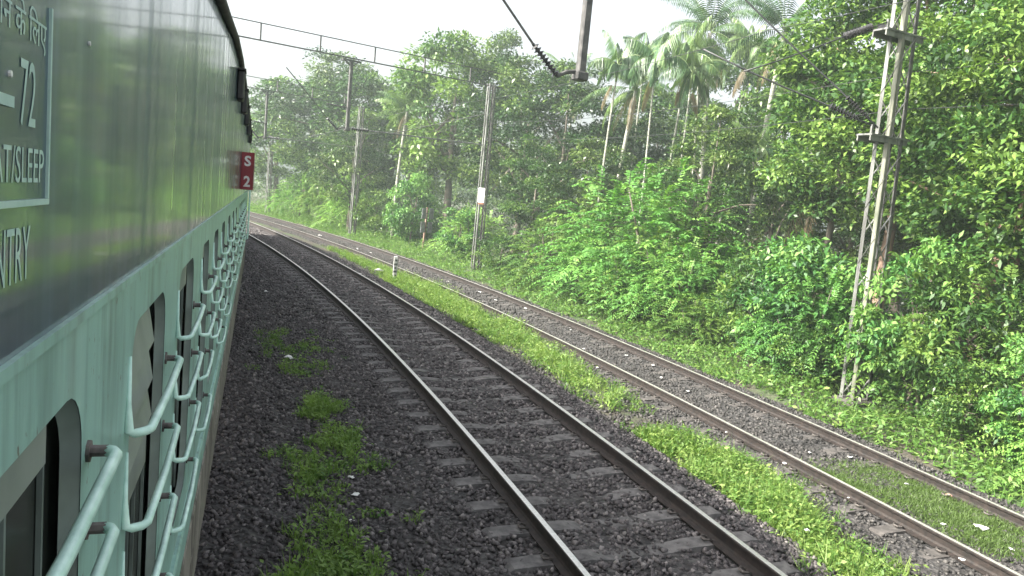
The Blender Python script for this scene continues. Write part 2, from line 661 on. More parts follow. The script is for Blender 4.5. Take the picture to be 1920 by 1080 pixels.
def coach_paint(name, base, dark, rough, dirt=.5, coat=.0):
    k = NM(name)
    v = k.coords((1, 1, .25))
    f = k.noise(3.0, 5, .6, v)
    st = k.noise(22, 3, .6, k.coords((1, 1, .04)))
    m = k.mix(k.ramp(f, [(.35, (0, 0, 0)), (.75, (dirt, dirt, dirt))]), base, dark)
    m = k.mix(k.ramp(st, [(.48, (0, 0, 0)), (.70, (.55, .55, .55))]), m, tuple(c * 1.5 for c in dark) if coat else dark)
    if not coat:
        run = k.noise(11, 4, .7, k.coords((1, 1, .09)))
        m = k.mix(k.ramp(run, [(.5, (0, 0, 0)), (.68, (.55, .55, .55))]), m, (.085, .12, .105))
        chip = k.noise(55, 3, .7, k.coords((1, 1, .6)))
        m = k.mix(k.ramp(chip, [(.66, (0, 0, 0)), (.70, (.8, .8, .8))]), m, (.12, .06, .04))
        pale = k.noise(6, 4, .7, k.coords((1, 1, .15)))
        m = k.mix(k.ramp(pale, [(.56, (0, 0, 0)), (.75, (.5, .5, .5))]), m, (.42, .62, .56))
    k.color(m)
    k.set(Roughness=rough)
    k.b.inputs['Coat Weight'].default_value = coat
    k.b.inputs['Coat IOR'].default_value = 1.8
    k.b.inputs['Specular IOR Level'].default_value = .25 if coat else .5
    k.b.inputs['Coat Roughness'].default_value = .07
    if coat:
        dull = k.noise(9, 3, .6, k.coords((0, 1, .025)))
        patch = k.noise(2.2, 4, .6, k.coords((1, 1, .6)))
        mu = k.n('ShaderNodeMath', operation='MULTIPLY')
        k.l(k.ramp(dull, [(.36, (.35, .35, .35)), (.62, (1, 1, 1))]), mu.inputs[0])
        k.l(k.ramp(patch, [(.3, (.5, .5, .5)), (.65, (1, 1, 1))]), mu.inputs[1])
        k.l(mu.outputs[0], k.b.inputs['Coat Weight'])
    # sheet-metal ripple, stronger along the coach than up it
    w = k.noise(1.5, 1, .35, k.coords((0, 1, .05)))
    w2 = k.noise(7.5, 1, .4, k.coords((0, 1, .05)))
    ad = k.n('ShaderNodeMath', operation='MULTIPLY_ADD')
    k.l(w2, ad.inputs[0]); ad.inputs[1].default_value = .04
    k.l(w, ad.inputs[2])
    k.bump(ad.outputs[0], 1.0,  .020 if coat else .006)
    return k.m


M['coach_dark'] = coach_paint('coach_dark_paint', (.022, .058, .092), (.066, .104, .134), .3, .8, 1.0)
M['coach_light'] = coach_paint('coach_light_paint', (.31, .52, .465), (.20, .35, .315), .36, .8)
M['coach_skirt'] = simple('coach_skirt_stained', (.07, .06, .05), (.27, .25, .22), 7, .8, bump=.3, stretch=(1, 1.5, .12))
M['coach_recess'] = simple('coach_recess_paint', (.10, .125, .115), (.20, .25, .23), 5, .5)
M['shutter'] = simple('window_shutter', (.17, .20, .18), (.27, .30, .275), 4, .5, stretch=(1, 1, .3))
M['window_black'] = simple('window_dark_interior', (.010, .012, .011), (.03, .034, .03), 3, .25)  # near-black colour stands in for the unlit inside of the coach
M['bar_paint'] = simple('guard_bar_paint', (.42, .64, .57), (.68, .92, .84), 16, .34)
M['stub'] = simple('bar_bracket_shaded', (.045, .042, .04), (.2, .17, .16), 30, .7)  # dark colour carries the shade under the stubs
M['lettering'] = simple('lettering_paint', (.34, .50, .46), (.46, .62, .57), 30, .5)
M['gutter'] = simple('gutter_grime', (.035, .032, .032), (.09, .08, .08), 8, .7, bump=.3)
M['roof'] = simple('roof_grey', (.12, .12, .12), (.24, .24, .23), 3, .6)
M['sign_red'] = simple('sign_red', (.20, .012, .022), (.30, .025, .04), 4, .35)
M['sign_edge'] = simple('sign_edge', (.45, .33, .28), (.6, .48, .42), 4, .5)
M['hood'] = simple('hood_black', (.02, .02, .02), (.05, .048, .046), 6, .45)
M['glass'] = simple('window_glass', (.02, .025, .024), (.04, .045, .042), 3, .08)

WX = -.19                                 # wall plane
Y0, Y1 = -3.2, 18.6
BAND = -.172
gut = [(Y0, .55), (1.5, .60), (3.3, .708), (3.9, .765), (5.2, .90), (6.6, .985), (8.2, 1.03), (11.5, 1.07), (18.6, 1.10)]


def gut_z(y):
    return float(np.interp(y, [g[0] for g in gut], [g[1] for g in gut]))


# upper side wall, panelled, following the gutter
m = CB()
ys = np.linspace(Y0, Y1, 82)
nz = 7
for y in ys:
    for k in range(nz):
        z = BAND + (gut_z(y) - BAND) * k / (nz - 1)
        m.v.append((WX, y, z))
for i in range(len(ys) - 1):
    for k in range(nz - 1):
        a = i * nz + k
        m.f.append((a, a + nz, a + nz + 1, a + 1)); m.mi.append(0)
m.build('upper_side_wall', M['coach_dark'], smooth=True)
# windows: (near edge, far edge), measured along the coach
WINS = [(-1.25, -.75), (-.35, .13), (.50, 1.02), (1.41, 1.92), (2.25, 2.77), (3.18, 3.64), (4.04, 4.50), (4.92, 5.42), (5.98, 6.48), (7.04, 7.55),
        (8.10, 8.62), (9.95, 10.45), (10.85, 11.35), (11.75, 12.25), (12.65, 13.15), (13.55, 14.05), (14.45, 14.95)]
WT, WB = -.262, -1.06
LOW = -1.40


def rrect(y0, y1, z0, z1, r, seg=6):
    pts = []
    for cy, cz, s in ((y1 - r, z1 - r, 0), (y0 + r, z1 - r, 1), (y0 + r, z0 + r, 2), (y1 - r, z0 + r, 3)):
        for k in range(seg + 1):
            q = math.pi / 2 * (s + k / seg)
            pts.append((cy + r * math.cos(q), cz + r * math.sin(q)))
    return pts


m = CB()
edges = [Y0] + [(WINS[i][1] + WINS[i + 1][0]) / 2 for i in range(len(WINS) - 1)] + [Y1]
SEG = 6
for (w0, w1), e0, e1 in zip(WINS, edges[:-1], edges[1:]):
    inner = rrect(w0, w1, WB, WT, .085, SEG)
    outer = []
    for c in ((e1, BAND), (e0, BAND), (e0, LOW), (e1, LOW)):
        outer += [c] * (SEG + 1)
    n = len(inner)
    o = len(m.v)
    m.v += [(WX, y, z) for y, z in inner] + [(WX, y, z) for y, z in outer]
    for i in range(n):
        j = (i + 1) % n
        if outer[i] == outer[j]: m.f.append((o + i, o + j, o + n + i))
        else: m.f.append((o + i, o + j, o + n + j, o + n + i))
        m.mi.append(0)
m.f = [tuple(reversed(f)) for f in m.f]
m.build('lower_side_wall', M['coach_light'])

# belt bead between the two colours, waist bead under the windows
m = CB()
m.box((WX + .003, (Y0 + Y1) / 2, BAND), (.006, Y1 - Y0, .012))
m.build('belt_bead', M['coach_light'])
m = CB()
m.tube([(WX + .004, Y0, -1.19), (WX + .004, Y1, -1.19)], .012, 6)
m.build('waist_bead', M['coach_light'])
# stained skirt, flared slightly outwards, with a dark joint above it
m = CB()
yy = np.linspace(Y0, Y1, 60)
prof = [(WX, LOW), (WX - .012, LOW - .012), (WX + .004, LOW - .03), (WX + .006, -1.6), (WX - .004, -1.62), (WX + .004, -1.64), (WX - .004, -1.9), (WX - .06, -1.93)]
for y in yy:
    for x, z in prof: m.v.append((x + random.uniform(-.003, .003), y, z + random.uniform(-.004, .004)))
k = len(prof)
for i in range(len(yy) - 1):
    for q in range(k - 1):
        a = i * k + q
        m.f.append((a, a + 1, a + k + 1, a + k)); m.mi.append(0)
m.build('skirt', M['coach_skirt'])
# gutter and roof, far side, end walls, underframe
m = CB()
m.tube([(WX + .012, y, z + .012) for y, z in gut], .025, 8)
m.build('gutter', M['gutter'], smooth=True)
m = CB()
roofp = [(0, 0), (-.18, .10), (-.5, .26), (-1.0, .42), (-1.62, .48), (-2.24, .42), (-2.74, .26), (-3.06, .1), (-3.24, 0)]
for y in ys:
    gz = gut_z(y)
    for x, z in roofp: m.v.append((WX + x, y, gz + .01 + z * (1.18 - .0)))
k = len(roofp)
for i in range(len(ys) - 1):
    for q in range(k - 1):
        a = i * k + q
        m.f.append((a, a + k, a + k + 1, a + 1)); m.mi.append(0)
m.build('roof', M['roof'], smooth=True)
m = CB()
m.box((WX - 3.25, (Y0 + Y1) / 2, -.4), (.03, Y1 - Y0, 2.9))
m.build('far_side_wall', M['coach_dark'])
m = CB()
m.box((WX - 1.63, Y1 + .02, -.4), (3.2, .03, 2.9))
m.build('end_wall', M['coach_dark'])
m = CB()
m.box((WX - 1.63, Y0 - .02, -.4), (3.2, .03, 2.6))
m.build('end_wall', M['coach_dark'])
m = CB()
for q in range(5):
    m.box((WX - 1.63, Y1 + .06 + q * .1, -.35), (3.0 - .1 * (q % 2), .1, 3.3), bevel=.03)
m.build('gangway_light_block', M['hood'])  # unseen gangway, added and widened to block sunlight between the coaches
m = CB()
m.box((WX - 1.62, (Y0 + Y1) / 2, -1.92), (2.9, Y1 - Y0 - .3, .1))
m.box((WX - 1.62, 6.0, -2.3), (2.3, 4.0, .6), bevel=.05)
for yc in (1.6, 15.0):
    for dy in (-1.3, 1.3):
        for sx in (-.84, .84):
            a = [(WX - 1.62 + sx - .07, yc + dy, -2.45), (WX - 1.62 + sx + .07, yc + dy, -2.45)]
            m.tube(a, .45, 20)
    m.box((WX - 1.62, yc, -2.4), (2.1, 3.4, .2), bevel=.04)
m.build('underframe', M['gutter'])


def make_window(i, w0, w1):
    g0 = CB()
    inner = rrect(w0, w1, WB, WT, .085, SEG)
    n = len(inner)
    back = [(y - (y - (w0 + w1) / 2) * .07, z - (z - (WB + WT) / 2) * .02) for y, z in inner]
    for pts, x in ((inner, WX - .001), (inner, WX - .003), (back, WX - .020)):
        g0.v += [(x, y, z) for y, z in pts]
    for r in range(2):
        for q in range(n):
            j = (q + 1) % n
            g0.f.append((r * n + q, (r + 1) * n + q, (r + 1) * n + j, r * n + j)); g0.mi.append(0)
    win = g0.build('window', M['coach_recess'], smooth=True)

    def sub(mb, name, mats, smooth=False):
        o = mb.build(name, mats, None, smooth)
        o.parent = win
        return o
    b = CB()
    b.box((WX - .042, (w0 + w1) / 2, (WT + WB) / 2), (.02, w1 - w0 + .05, WT - WB + .05))
    sub(b, 'pane', M['window_black'])
    yc0, yc1 = w0 + .004, w1 - .10
    # half lowered shutter
    drop = (.3, .1, .085, .36, .11, .1, .2, .06, .3, .08, .12)[i % 11]
    zb = WT - drop * (WT - WB)
    s = CB()
    if i == 3:
        # louvred shutter, slats buckled out of line
        zt = WT - .03
        s.box((WX - .026, (yc0 + yc1) / 2, WT - .19), (.004, yc1 - yc0, .38))
        for q in range(3):
            z0 = zt - .015 - q * .085
            a = random.uniform(.25, .5)
            dz = random.uniform(-.012, .012)
            s.add([(WX - .004, yc0 + .01, z0 - .075 + dz), (WX - .004, yc1 - .06, z0 - .045 - dz), (WX - .020, yc1 - .03, z0 + .02), (WX - .020, yc0, z0 + .01), (WX - .023, yc0 + .01, z0 - .07 + dz), (WX - .023, yc1 - .06, z0 - .045 - dz)],
                  [(0, 1, 2, 3), (0, 4, 5, 1), (1, 5, 2), (0, 3, 4)])
        s.box((WX - .0215, (yc0 + yc1) / 2, WT - .33), (.004, yc1 - yc0, .12))
    else:
        s.box((WX - .019, (yc0 + yc1) / 2, (WT + zb) / 2), (.006, yc1 - yc0, WT - zb), bevel=.002)
    sub(s, 'shutter', M['shutter'])
    f = CB()
    for yv in (w0 + .06, (w0 + w1) / 2 - .03, (w0 + w1) / 2 + .05, w1 - .07):
        f.box((WX - .028, yv, (WB + zb) / 2), (.006, .007, zb - WB))
    sub(f, 'sash_frame', M['coach_recess'])
    # horizontal guard bars on bracket stubs
    if i == 2: hs = (-.362, -.467, -.60, -.78, -.96)
    elif i < 2: hs = (-.44, -.61, -.79, -.97)
    else: hs = (-.44, -.61, -.79, -1.0)
    if i in (6, 9): hs = hs[:3]
    out = WX + .036
    for h in hs:
        br = CB()
        j = random.uniform(-.006, .006)
        yn, yf = w0 - .035, w1 + .035
        rr = .0074 * random.uniform(.92, 1.08)
        br.tube([(WX + .001, yn + .012, h + .13), (WX + .003, yn - .004, h + .05), (WX + .006, yn - .012, h + .006), (WX + .014, yn, h - .002), (out - .006, yn + .012, h + j), (out, yn + .026, h + j),
                 (out + .003, (yn + yf) / 2, h + j * .5), (out, yf - .016, h), (out - .005, yf - .004, h), (out - .012, yf, h)], [rr * .35, rr * .6] + [rr] * 8, 8)
        o = sub(br, 'guard_bar', M['bar_paint'], True)
        st = CB()
        st.tube([(WX - .001, yf, h), (out - .011, yf, h)], .0078, 7)
        st.tube([(WX, yf, h), (WX + .004, yf, h)], .015, 8)
        sub(st, 'bracket_stub', M['stub'])
    return win


for i, (w0, w1) in enumerate(WINS): make_window(i, w0, w1)

# hoods under the gutter
for y in (6.55, 8.3, 10.3, 12.6, 15.2):
    z1 = gut_z(y) - .10
    h = CB()
    h.box((WX + .028, y, z1 - .115), (.056, .22, .23), bevel=.012)
    h.box((WX + .030, y, z1 + .005), (.07, .26, .012))
    h.build('ventilator_hood', M['hood'])

# door handrails beyond the plate
for y in (17.3, 18.2):
    m = CB()
    m.tube([(WX, y, -.1), (WX + .05, y, -.12), (WX + .05, y, -1.2), (WX, y, -1.22)], .016, 7)
    m.build('door_handrail', M['bar_paint'])


# lettering: flat painted text on the wall, built as a thin mesh
def text_mesh(body, bold=.0):
    cu = bpy.data.curves.new('lettering', 'FONT')
    cu.body = body
    cu.size = 1.0
    cu.offset = bold
    cu.resolution_u = 3
    ob = bpy.data.objects.new('lettering_source', cu)
    COL.objects.link(ob)
    dg = bpy.context.evaluated_depsgraph_get()
    me = bpy.data.meshes.new_from_object(ob.evaluated_get(dg))
    bpy.data.objects.remove(ob)
    V = np.array([v.co[:] for v in me.vertices]) if len(me.vertices) else np.zeros((0, 3))
    F = [tuple(p.vertices) for p in me.polygons]
    bpy.data.meshes.remove(me)
    return V, F


def wall_text(mb, body, y0, y1, z0, z1, bold=.02, proud=.0006):
    V, F = text_mesh(body, bold)
    if not len(V): return
    lo, hi = V.min(0), V.max(0)
    pts = [(WX + proud, y0 + (v[0] - lo[0]) / (hi[0] - lo[0]) * (y1 - y0), z0 + (v[1] - lo[1]) / (hi[1] - lo[1]) * (z1 - z0)) for v in V]
    mb.add(pts, F)


for body, y0, y1, z0, z1, bo in (('72', .735, .781, .031, .087, .0), ('SEAT/SLEEP', .636, .812, -.017, .0135, .0), ('ENTRY', .66, .772, -.102, -.055, .0),
                                 ('बैठने/सोने के िलए', .58, .812, .098, .134, .0)):
    tx = CB()
    wall_text(tx, body, y0, y1, z0, z1, bo)
    tx.build('lettering', M['lettering'])
tx = CB()
tx.box((WX + .0012, .69, .0475), (.0024, .045, .009))
tx.build('dash_mark', M['lettering'])
for c, sz in (((WX + .0012, .824, .0565), (.0024, .005, .176)), ((WX + .0012, .60, -.0345), (.0024, .453, .0055))):
    fr = CB()
    fr.box(c, sz)
    fr.build('lettering_border', M['lettering'])
for y, z in ((.706, .069), (.995, .142)):
    rv = CB()
    rv.tube([(WX, y, z), (WX + .002, y, z)], .0028, 8)
    rv.build('rivet', M['white_sign'])

# red coach number plate standing out from the wall
pl = CB()
pl.box((WX + .072, 9.6, .143), (.144, .02, .445), bevel=.004)
plate = pl.build('coach_number_plate', M['sign_red'])
ed = CB()
ed.box((WX + .149, 9.6, .143), (.008, .03, .455))
o = ed.build('plate_edge', M['sign_edge']); o.parent = plate
for body, z0, z1 in (('S', .20, .325), ('2', -.045, .085)):
    lt = CB()
    V, F = text_mesh(body, .03)
    lo, hi = V.min(0), V.max(0)
    lt.add([(WX + .035 + (v[0] - lo[0]) / (hi[0] - lo[0]) * .075, 9.6 - .0125, z0 + (v[1] - lo[1]) / (hi[1] - lo[1]) * (z1 - z0)) for v in V], F)
    o = lt.build('plate_lettering', M['white_sign']); o.parent = plate
for z in (-.02, .30):
    ar = CB()
    ar.bar((WX, 9.63, z), (WX + .1, 9.63, z), .015, .02)
    o = ar.build('plate_bracket', M['hood']); o.parent = plate


# the next coach of the train, round the bend: same body shell, its own flat side
coach2 = empty('railway_coach')
tag(coach2, 'next coach of the same train, round the bend and almost hidden behind the first', 'train coach')
_e0 = Vector((0, 0, CAM_H)) + Rc @ Vector((WX - 1.62, Y1 + .45, -3.0))
_a0, _o0 = a_off(_e0.x, _e0.y)
_e1 = P(float(_a0) + 21.0 * DA, float(_o0) + .2, _e0.z)
_d2 = (_e1 - _e0).normalized()
_l2 = Vector((0, 0, 1)).cross(_d2).normalized()
coach2.matrix_world = Matrix.Translation(_e0 + _l2 * .15) @ Matrix((-_l2, _d2, _d2.cross(_l2))).transposed().to_4x4()
for nm, mt, bx in (('side_wall', M['coach_dark'], ((1.6, 10.6, 3.4), (.04, 21.0, 1.3))), ('side_wall', M['coach_light'], ((1.602, 10.6, 2.2), (.04, 21.0, 1.1))),
                   ('side_wall', M['coach_dark'], ((-1.6, 10.6, 2.85), (.04, 21.0, 2.4))), ('end_wall', M['coach_dark'], ((0, .02, 2.85), (3.16, .04, 2.4))),
                   ('end_wall', M['coach_dark'], ((0, 21.1, 2.85), (3.16, .04, 2.4))), ('underframe', M['gutter'], ((0, 10.6, 1.0), (2.7, 20.6, 1.2)))):
    m = MB()
    m.box(*bx)
    m.build(nm, mt, coach2)
m = MB()
for y in (.02, 21.1):
    for q in range(13):
        t = math.pi * q / 12
        m.v.append((1.61 * math.cos(t), y, 4.04 + .6 * math.sin(t)))
for q in range(12): m.f.append((q, q + 1, 14 + q, 13 + q)); m.mi.append(0)
m.f += [tuple(range(12, -1, -1)), tuple(range(13, 26))]; m.mi += [0, 0]
m.build('roof', M['roof'], coach2)


# ------------------------------------------------------------------ overhead line gantries
def insulator(mb, a, b, r=.07, n=7):
    a, b = Vector(a), Vector(b)
    mb.tube([a, b], r * .35, 7)
    for k in range(n):
        t = (k + .8) / (n + .6)
        p = a.lerp(b, t)
        d = (b - a).normalized()
        mb.tube([p - d * .028, p - d * .006, p + d * .016], [r * .4, r, r * .5], 10)


def make_gantry(a, off, h, lean, label, plate=None, near=False, drop_z=4.95, drop_off=2.6):
    base = P(a, off, float(ground_z(off)) + .05)
    root = empty('overhead_gantry', base, a)
    tag(root, label, 'overhead line gantry', 'overhead line gantries over the tracks')
    zt = h
    wx, wy = (.52, .34) if near else (.44, .24)
    corners = [(-wx / 2, -wy / 2), (-wx / 2, wy / 2), (wx / 2, -wy / 2), (wx / 2, wy / 2)]
    for i, (x, y) in enumerate(corners):
        l = MB()
        k = .078 if near else .062
        sx, sy = (-1 if x < 0 else 1), (-1 if y < 0 else 1)
        # angle section leg, 9 mm thick, slightly tapering inwards to the top
        tp = lambda z: (x * (1 - .25 * z / zt) + lean * z, y * (1 - .1 * z / zt))
        b0, b1 = tp(0), tp(zt)
        l.bar((b0[0], b0[1] - sy * k / 2, 0), (b1[0], b1[1] - sy * k / 2, zt), k, .011, up=(1, 0, 0))
        l.bar((b0[0] - sx * k / 2, b0[1] + sy * .006, 0), (b1[0] - sx * k / 2, b1[1] + sy * .006, zt), .011, k, up=(1, 0, 0))
        l.build('leg', M['mossy_steel'] if (near and i == 0) else (M['galv'] if x < 0 else M['galv_dark']), root)  # outer legs in darker steel: their shade is put into the colour
    lc = MB()
    nst = int(zt / .55)
    for q in range(nst):
        z0, z1 = zt * q / nst + .03, zt * (q + 1) / nst
        for (i, j) in ((0, 1), (2, 3), (0, 2), (1, 3)):
            ca, cb = corners[i], corners[j]
            if q % 2: ca, cb = cb, ca
            f0, f1 = 1 - .25 * z0 / zt, 1 - .25 * z1 / zt
            lc.bar((ca[0] * f0 + lean * z0, ca[1] * .95, z0), (cb[0] * f1 + lean * z1, cb[1] * .95, z1), .036 if near else .024, .006, up=(0, 0, 1))
    lc.build('lacing', M['galv'] if near else M['galv_dark'], root)
    # concrete foot
    ft = MB()
    ft.box((0, 0, -.1), (.8, .6, .3), bevel=.03)
    ft.build('footing', M['sleeper'], root)
    # boom across the tracks: two chords with posts, over to a far mast hidden by the coach
    span = 20.0
    bz0, bz1 = 7.8 - base.z, 8.42 - base.z
    for z, r in ((bz0, .024), (bz1, .018)):
        b = MB()
        b.bar((.6, 0, z), (-span, 0, z), r * 1.6, r * 2)
        b.build('boom_chord', M['galv_dark'], root)
    for q in range(9):
        x = -1.2 - q * 2.3
        b = MB()
        b.bar((x, 0, bz0), (x, 0, bz1), .05, .05, up=(1, 0, 0))
        b.build('boom_post', M['galv_dark'], root)
    fm = MB()
    for y in (-.12, .12):
        fm.bar((-span, y, -.1), (-span, y, bz1), .2, .04, up=(1, 0, 0))
    fm.build('far_mast', M['galv'], root)
    # drop tube with register arm and insulator over the near track
    dx = drop_off - off
    dz0 = drop_z - base.z
    t = MB()
    t.bar((dx, 0, dz0), (dx, 0, bz0 - .05), .13, .13, up=(1, 0, 0), bevel=.015)
    t.box((dx, 0, dz0 + .06), (.22, .2, .14), bevel=.02)
    drop = t.build('drop_tube', M['galv_dark'], root)
    c = MB()
    c.box((dx, 0, bz0 - .09), (.75, .2, .05))
    c.bar((dx - .3, 0, bz0 - .1), (dx, 0, bz0 - .34), .04, .04)
    c.bar((dx + .3, 0, bz0 - .1), (dx, 0, bz0 - .34), .04, .04)
    c.build('drop_bracket', M['galv_dark'], root)
    ar = MB()
    p0 = Vector((dx - .1, 0, dz0 + .12)); p1 = Vector((dx - .42, 0, dz0 - .0))
    p2 = Vector((dx - .9, 0, dz0 + .42)); p3 = Vector((dx - 1.5, 0, dz0 + 1.0)); p4 = Vector((dx - 2.6, 0, dz0 + 2.05))
    ar.tube([p0, (p0 + p1) / 2 + Vector((0, 0, .03)), p1], .035, 7)
    ar.tube([p2, p3, p4], .02, 7)
    ar.build('register_arm', M['galv_dark'], root)
    ins = MB()
    insulator(ins, p1, p2, .075, 9)
    ins.build('insulator', M['insul'], root)
    if not near:
        ar2 = MB()
        ar2.tube([(dx + .05, 0, dz0 + .9), (dx - .9, 0, dz0 + .95)], .03, 7)
        ar2.build('steady_arm', M['galv_dark'], root)
        i2 = MB()
        insulator(i2, (dx + .15, 0, dz0 + .1), (dx + .95, 0, dz0 + .12), .08, 8)
        i2.build('insulator', M['insul'], root)
        br = MB()
        br.tube([(dx + .95, 0, dz0 + .12), (-.2, 0, dz0 + .2)], .03, 7)
        br.tube([(-.2, 0, dz0 + 1.6), (dx + 2.2, 0, dz0 + .2)], .022, 6)
        br.build('cantilever', M['galv'], root)
    if plate:
        pz, pw, ph = plate
        PR = Matrix.Rotation(-a - .25, 3, 'Z')
        s = MB()
        s.box((-.2 + lean * pz, -.24, pz), (pw, .03, ph), PR, bevel=.008)
        sp = s.build('number_plate', M['white_sign'], root)
        s = MB()
        s.box((-.2 + lean * pz, -.24, pz - ph / 2 - .05), (pw - .02, .026, .08), PR)
        s.build('plate_foot', M['rust'], root)
    return root, base


def gp(root, v):
    c, s = math.cos(root.rotation_euler.z), math.sin(root.rotation_euler.z)
    return Vector((root.location.x + v[0] * c - v[1] * s, root.location.y + v[0] * s + v[1] * c, root.location.z + v[2]))


g1, b1 = make_gantry(.463, 9.9, 8.75, -.034, 'tall lattice mast gantry on the right, standing among the bushes with strain insulators', near=True, drop_off=2.27)
g2, b2 = make_gantry(.63, 9.38, 8.55, -.004, 'middle lattice mast gantry carrying a small white plate', plate=(3.55, .3, .66))
g3, b3 = make_gantry(.768, 9.02, 8.5, .01, 'pale distant mast gantry before the tall hazy trees')
g4, b4 = make_gantry(.915, 9.0, 8.4, 0, 'farthest gantry, its thin drop post showing just beside the coach roof')

# strain brackets of the near mast
for z, lz in ((4.9, 0), (6.95, 0)):
    zz = z - b1.z
    bm = MB()
    bm.box((-.36, 0, zz), (1.15, .38, .035))
    bm.box((-.38, -.15, zz - .06), (1.1, .03, .12))
    bm.box((-.38, .15, zz - .06), (1.1, .03, .12))
    for (dx, dy) in ((-.85, -.1), (-.4, .1)):
        bm.bar((dx, dy, zz + .02), (dx, dy, zz + .2), .04, .05, up=(1, 0, 0))
    bm.build('strain_bracket', M['galv'], g1)


def wire(name, pts, r, label, group=None, mat=None, ins=None):
    """overhead wire hung between points (sagging a little)"""
    m = MB()
    P3 = []
    for a, b in zip(pts[:-1], pts[1:]):
        a, b = Vector(a), Vector(b)
        L = (b - a).length
        n = max(3, int(L / 1.2))
        for k in range(n):
            t = k / n
            p = a.lerp(b, t)
            p.z -= 4 * t * (1 - t) * L * .012
            P3.append(p)
    P3.append(Vector(pts[-1]))
    m.tube(P3, r, 6)
    o = m.build(name, mat or M['wire'], None, True)
    tag(o, label, 'overhead wire', group)
    if ins:
        for (a, b) in ins:
            im = MB()
            insulator(im, a, b, .085, 9)
            im.build('insulator', M['insul'], o)
    return o


# strain wires from the near mast, rising towards the camera side
def px_ray(x, y, d):
    """point at ground distance d along the photograph's sight line (design aid for hanging wires)"""
    u, v = x - 960, y - 540
    w = (_cx * u + (-_cy) * v) / 1400 + _fwd
    k = d / math.hypot(w.x, w.y)
    return Vector((0, 0, CAM_H)) + w * k


def ray_to_off(x, y, off):
    lo, hi = 5.0, 17.0
    for _ in range(40):
        md = (lo + hi) / 2
        q = px_ray(x, y, md)
        if float(a_off(q.x, q.y)[1]) < off: lo = md
        else: hi = md
    return px_ray(x, y, lo)


s1 = gp(g1, (-.85, -.1, 5.08 - b1.z)); s2 = gp(g1, (-.4, .1, 5.08 - b1.z))
s3 = gp(g1, (-.85, -.1, 7.1 - b1.z)); s4 = gp(g1, (-.4, .1, 7.1 - b1.z))
for (s, tgt, lab) in ((s1, ray_to_off(1318, 92, 6.13), 'thick dark strain wire from the lower bracket of the tall mast, the lower one'),
                      (s2, s2 + (ray_to_off(1460, 56, 7.9) - s2) * 1.9, 'thick dark strain wire from the lower bracket of the tall mast, the steeper one')):
    d = (tgt - s).normalized()
    e = s + d * 1.05
    q = tgt
    wire('strain_wire', [s, e, q], .019, lab, 'strain wires at the tall mast', ins=[(s + d * .3, s + d * .95)])
for (s, tgt, lab) in ((s3, ray_to_off(1395, 134, 6.13), 'strain wire from the upper bracket of the tall right mast, running down behind the palms'),
                      (s4, px_ray(1480, 70, 30.0), 'faint strain wire leaving the upper bracket of the tall right mast towards the sky')):
    d = (tgt - s).normalized()
    wire('strain_wire', [s, s + d * 1.1, tgt], .016, lab, 'strain wires at the tall mast', ins=[(s + d * .35, s + d * 1.05)])

m_z = ray_to_off(1318, 92, 6.13).z
wire('messenger_wire', [P(a, 6.13, m_z + .05) for a in (.25, .36, .463, .63, .768)], .006, 'thin messenger wire strung high above the far track', 'contact wires')

# feeder wires along the masts, catenary over the tracks
AL = [.33, .463, .63, .768, .915, 1.05]
for z, o, lab in ((6.3, 10.1, 'upper thin pale feeder wire strung along the right masts'), (5.55, 10.1, 'lower thin pale feeder wire strung along the right masts')):
    wire('feeder_wire', [P(a, o, z) for a in AL], .007, lab, 'feeder wires', M['wire'])
for c, z0, lab in ((.87, 5.25, 'contact wire above the near track'), (6.13, 4.75, 'contact wire above the far track')):
    wire('contact_wire', [P(a, c, z0 + .9) for a in AL[2:]], .008, lab, 'contact wires')

# ------------------------------------------------------------------ small trackside things
# gradient post in the grass strip
kb = Vector((-4.23, 26.57, -.58))
km = empty('track_marker_post', kb, .16)
tag(km, 'short white post with black marks standing in the grass between the tracks', 'marker post')
m = MB()
m.box((0, 0, .55), (.155, .1, 1.0), bevel=.025)
m.build('post', M['post_paint'], km)
m = MB()
for z, w in ((.2, .13), (.36, .07), (.5, .12), (.63, .06), (.76, .11), (.9, .07)):
    m.box((random.uniform(-.015, .015), -.0525, z), (w, .006, .07))
m.build('black_mark', M['post_black'], km)

sb = Vector((-5.4, 43.3, -.85))
sg = empty('trackside_board', sb, .75)
tag(sg, 'rusty post carrying four grey boards, dark against the bushes', 'sign board')
m = MB()
m.bar((0, 0, 0), (.12, 0, 2.7), .09, .09, up=(1, 0, 0))
m.build('post', M['bark_red'], sg)
for x, z in ((-.14, 2.35), (.38, 2.35), (-.16, 1.55), (.34, 1.55)):
    m = MB()
    m.box((x, -.08, z), (.3, .04, .62), bevel=.01)
    m.build('board', M['board_grey'], sg)
m = MB()
for z in (2.35, 1.55): m.bar((-.28, -.04, z), (.5, -.04, z), .04, .04)
m.build('cross_arm', M['galv_dark'], sg)

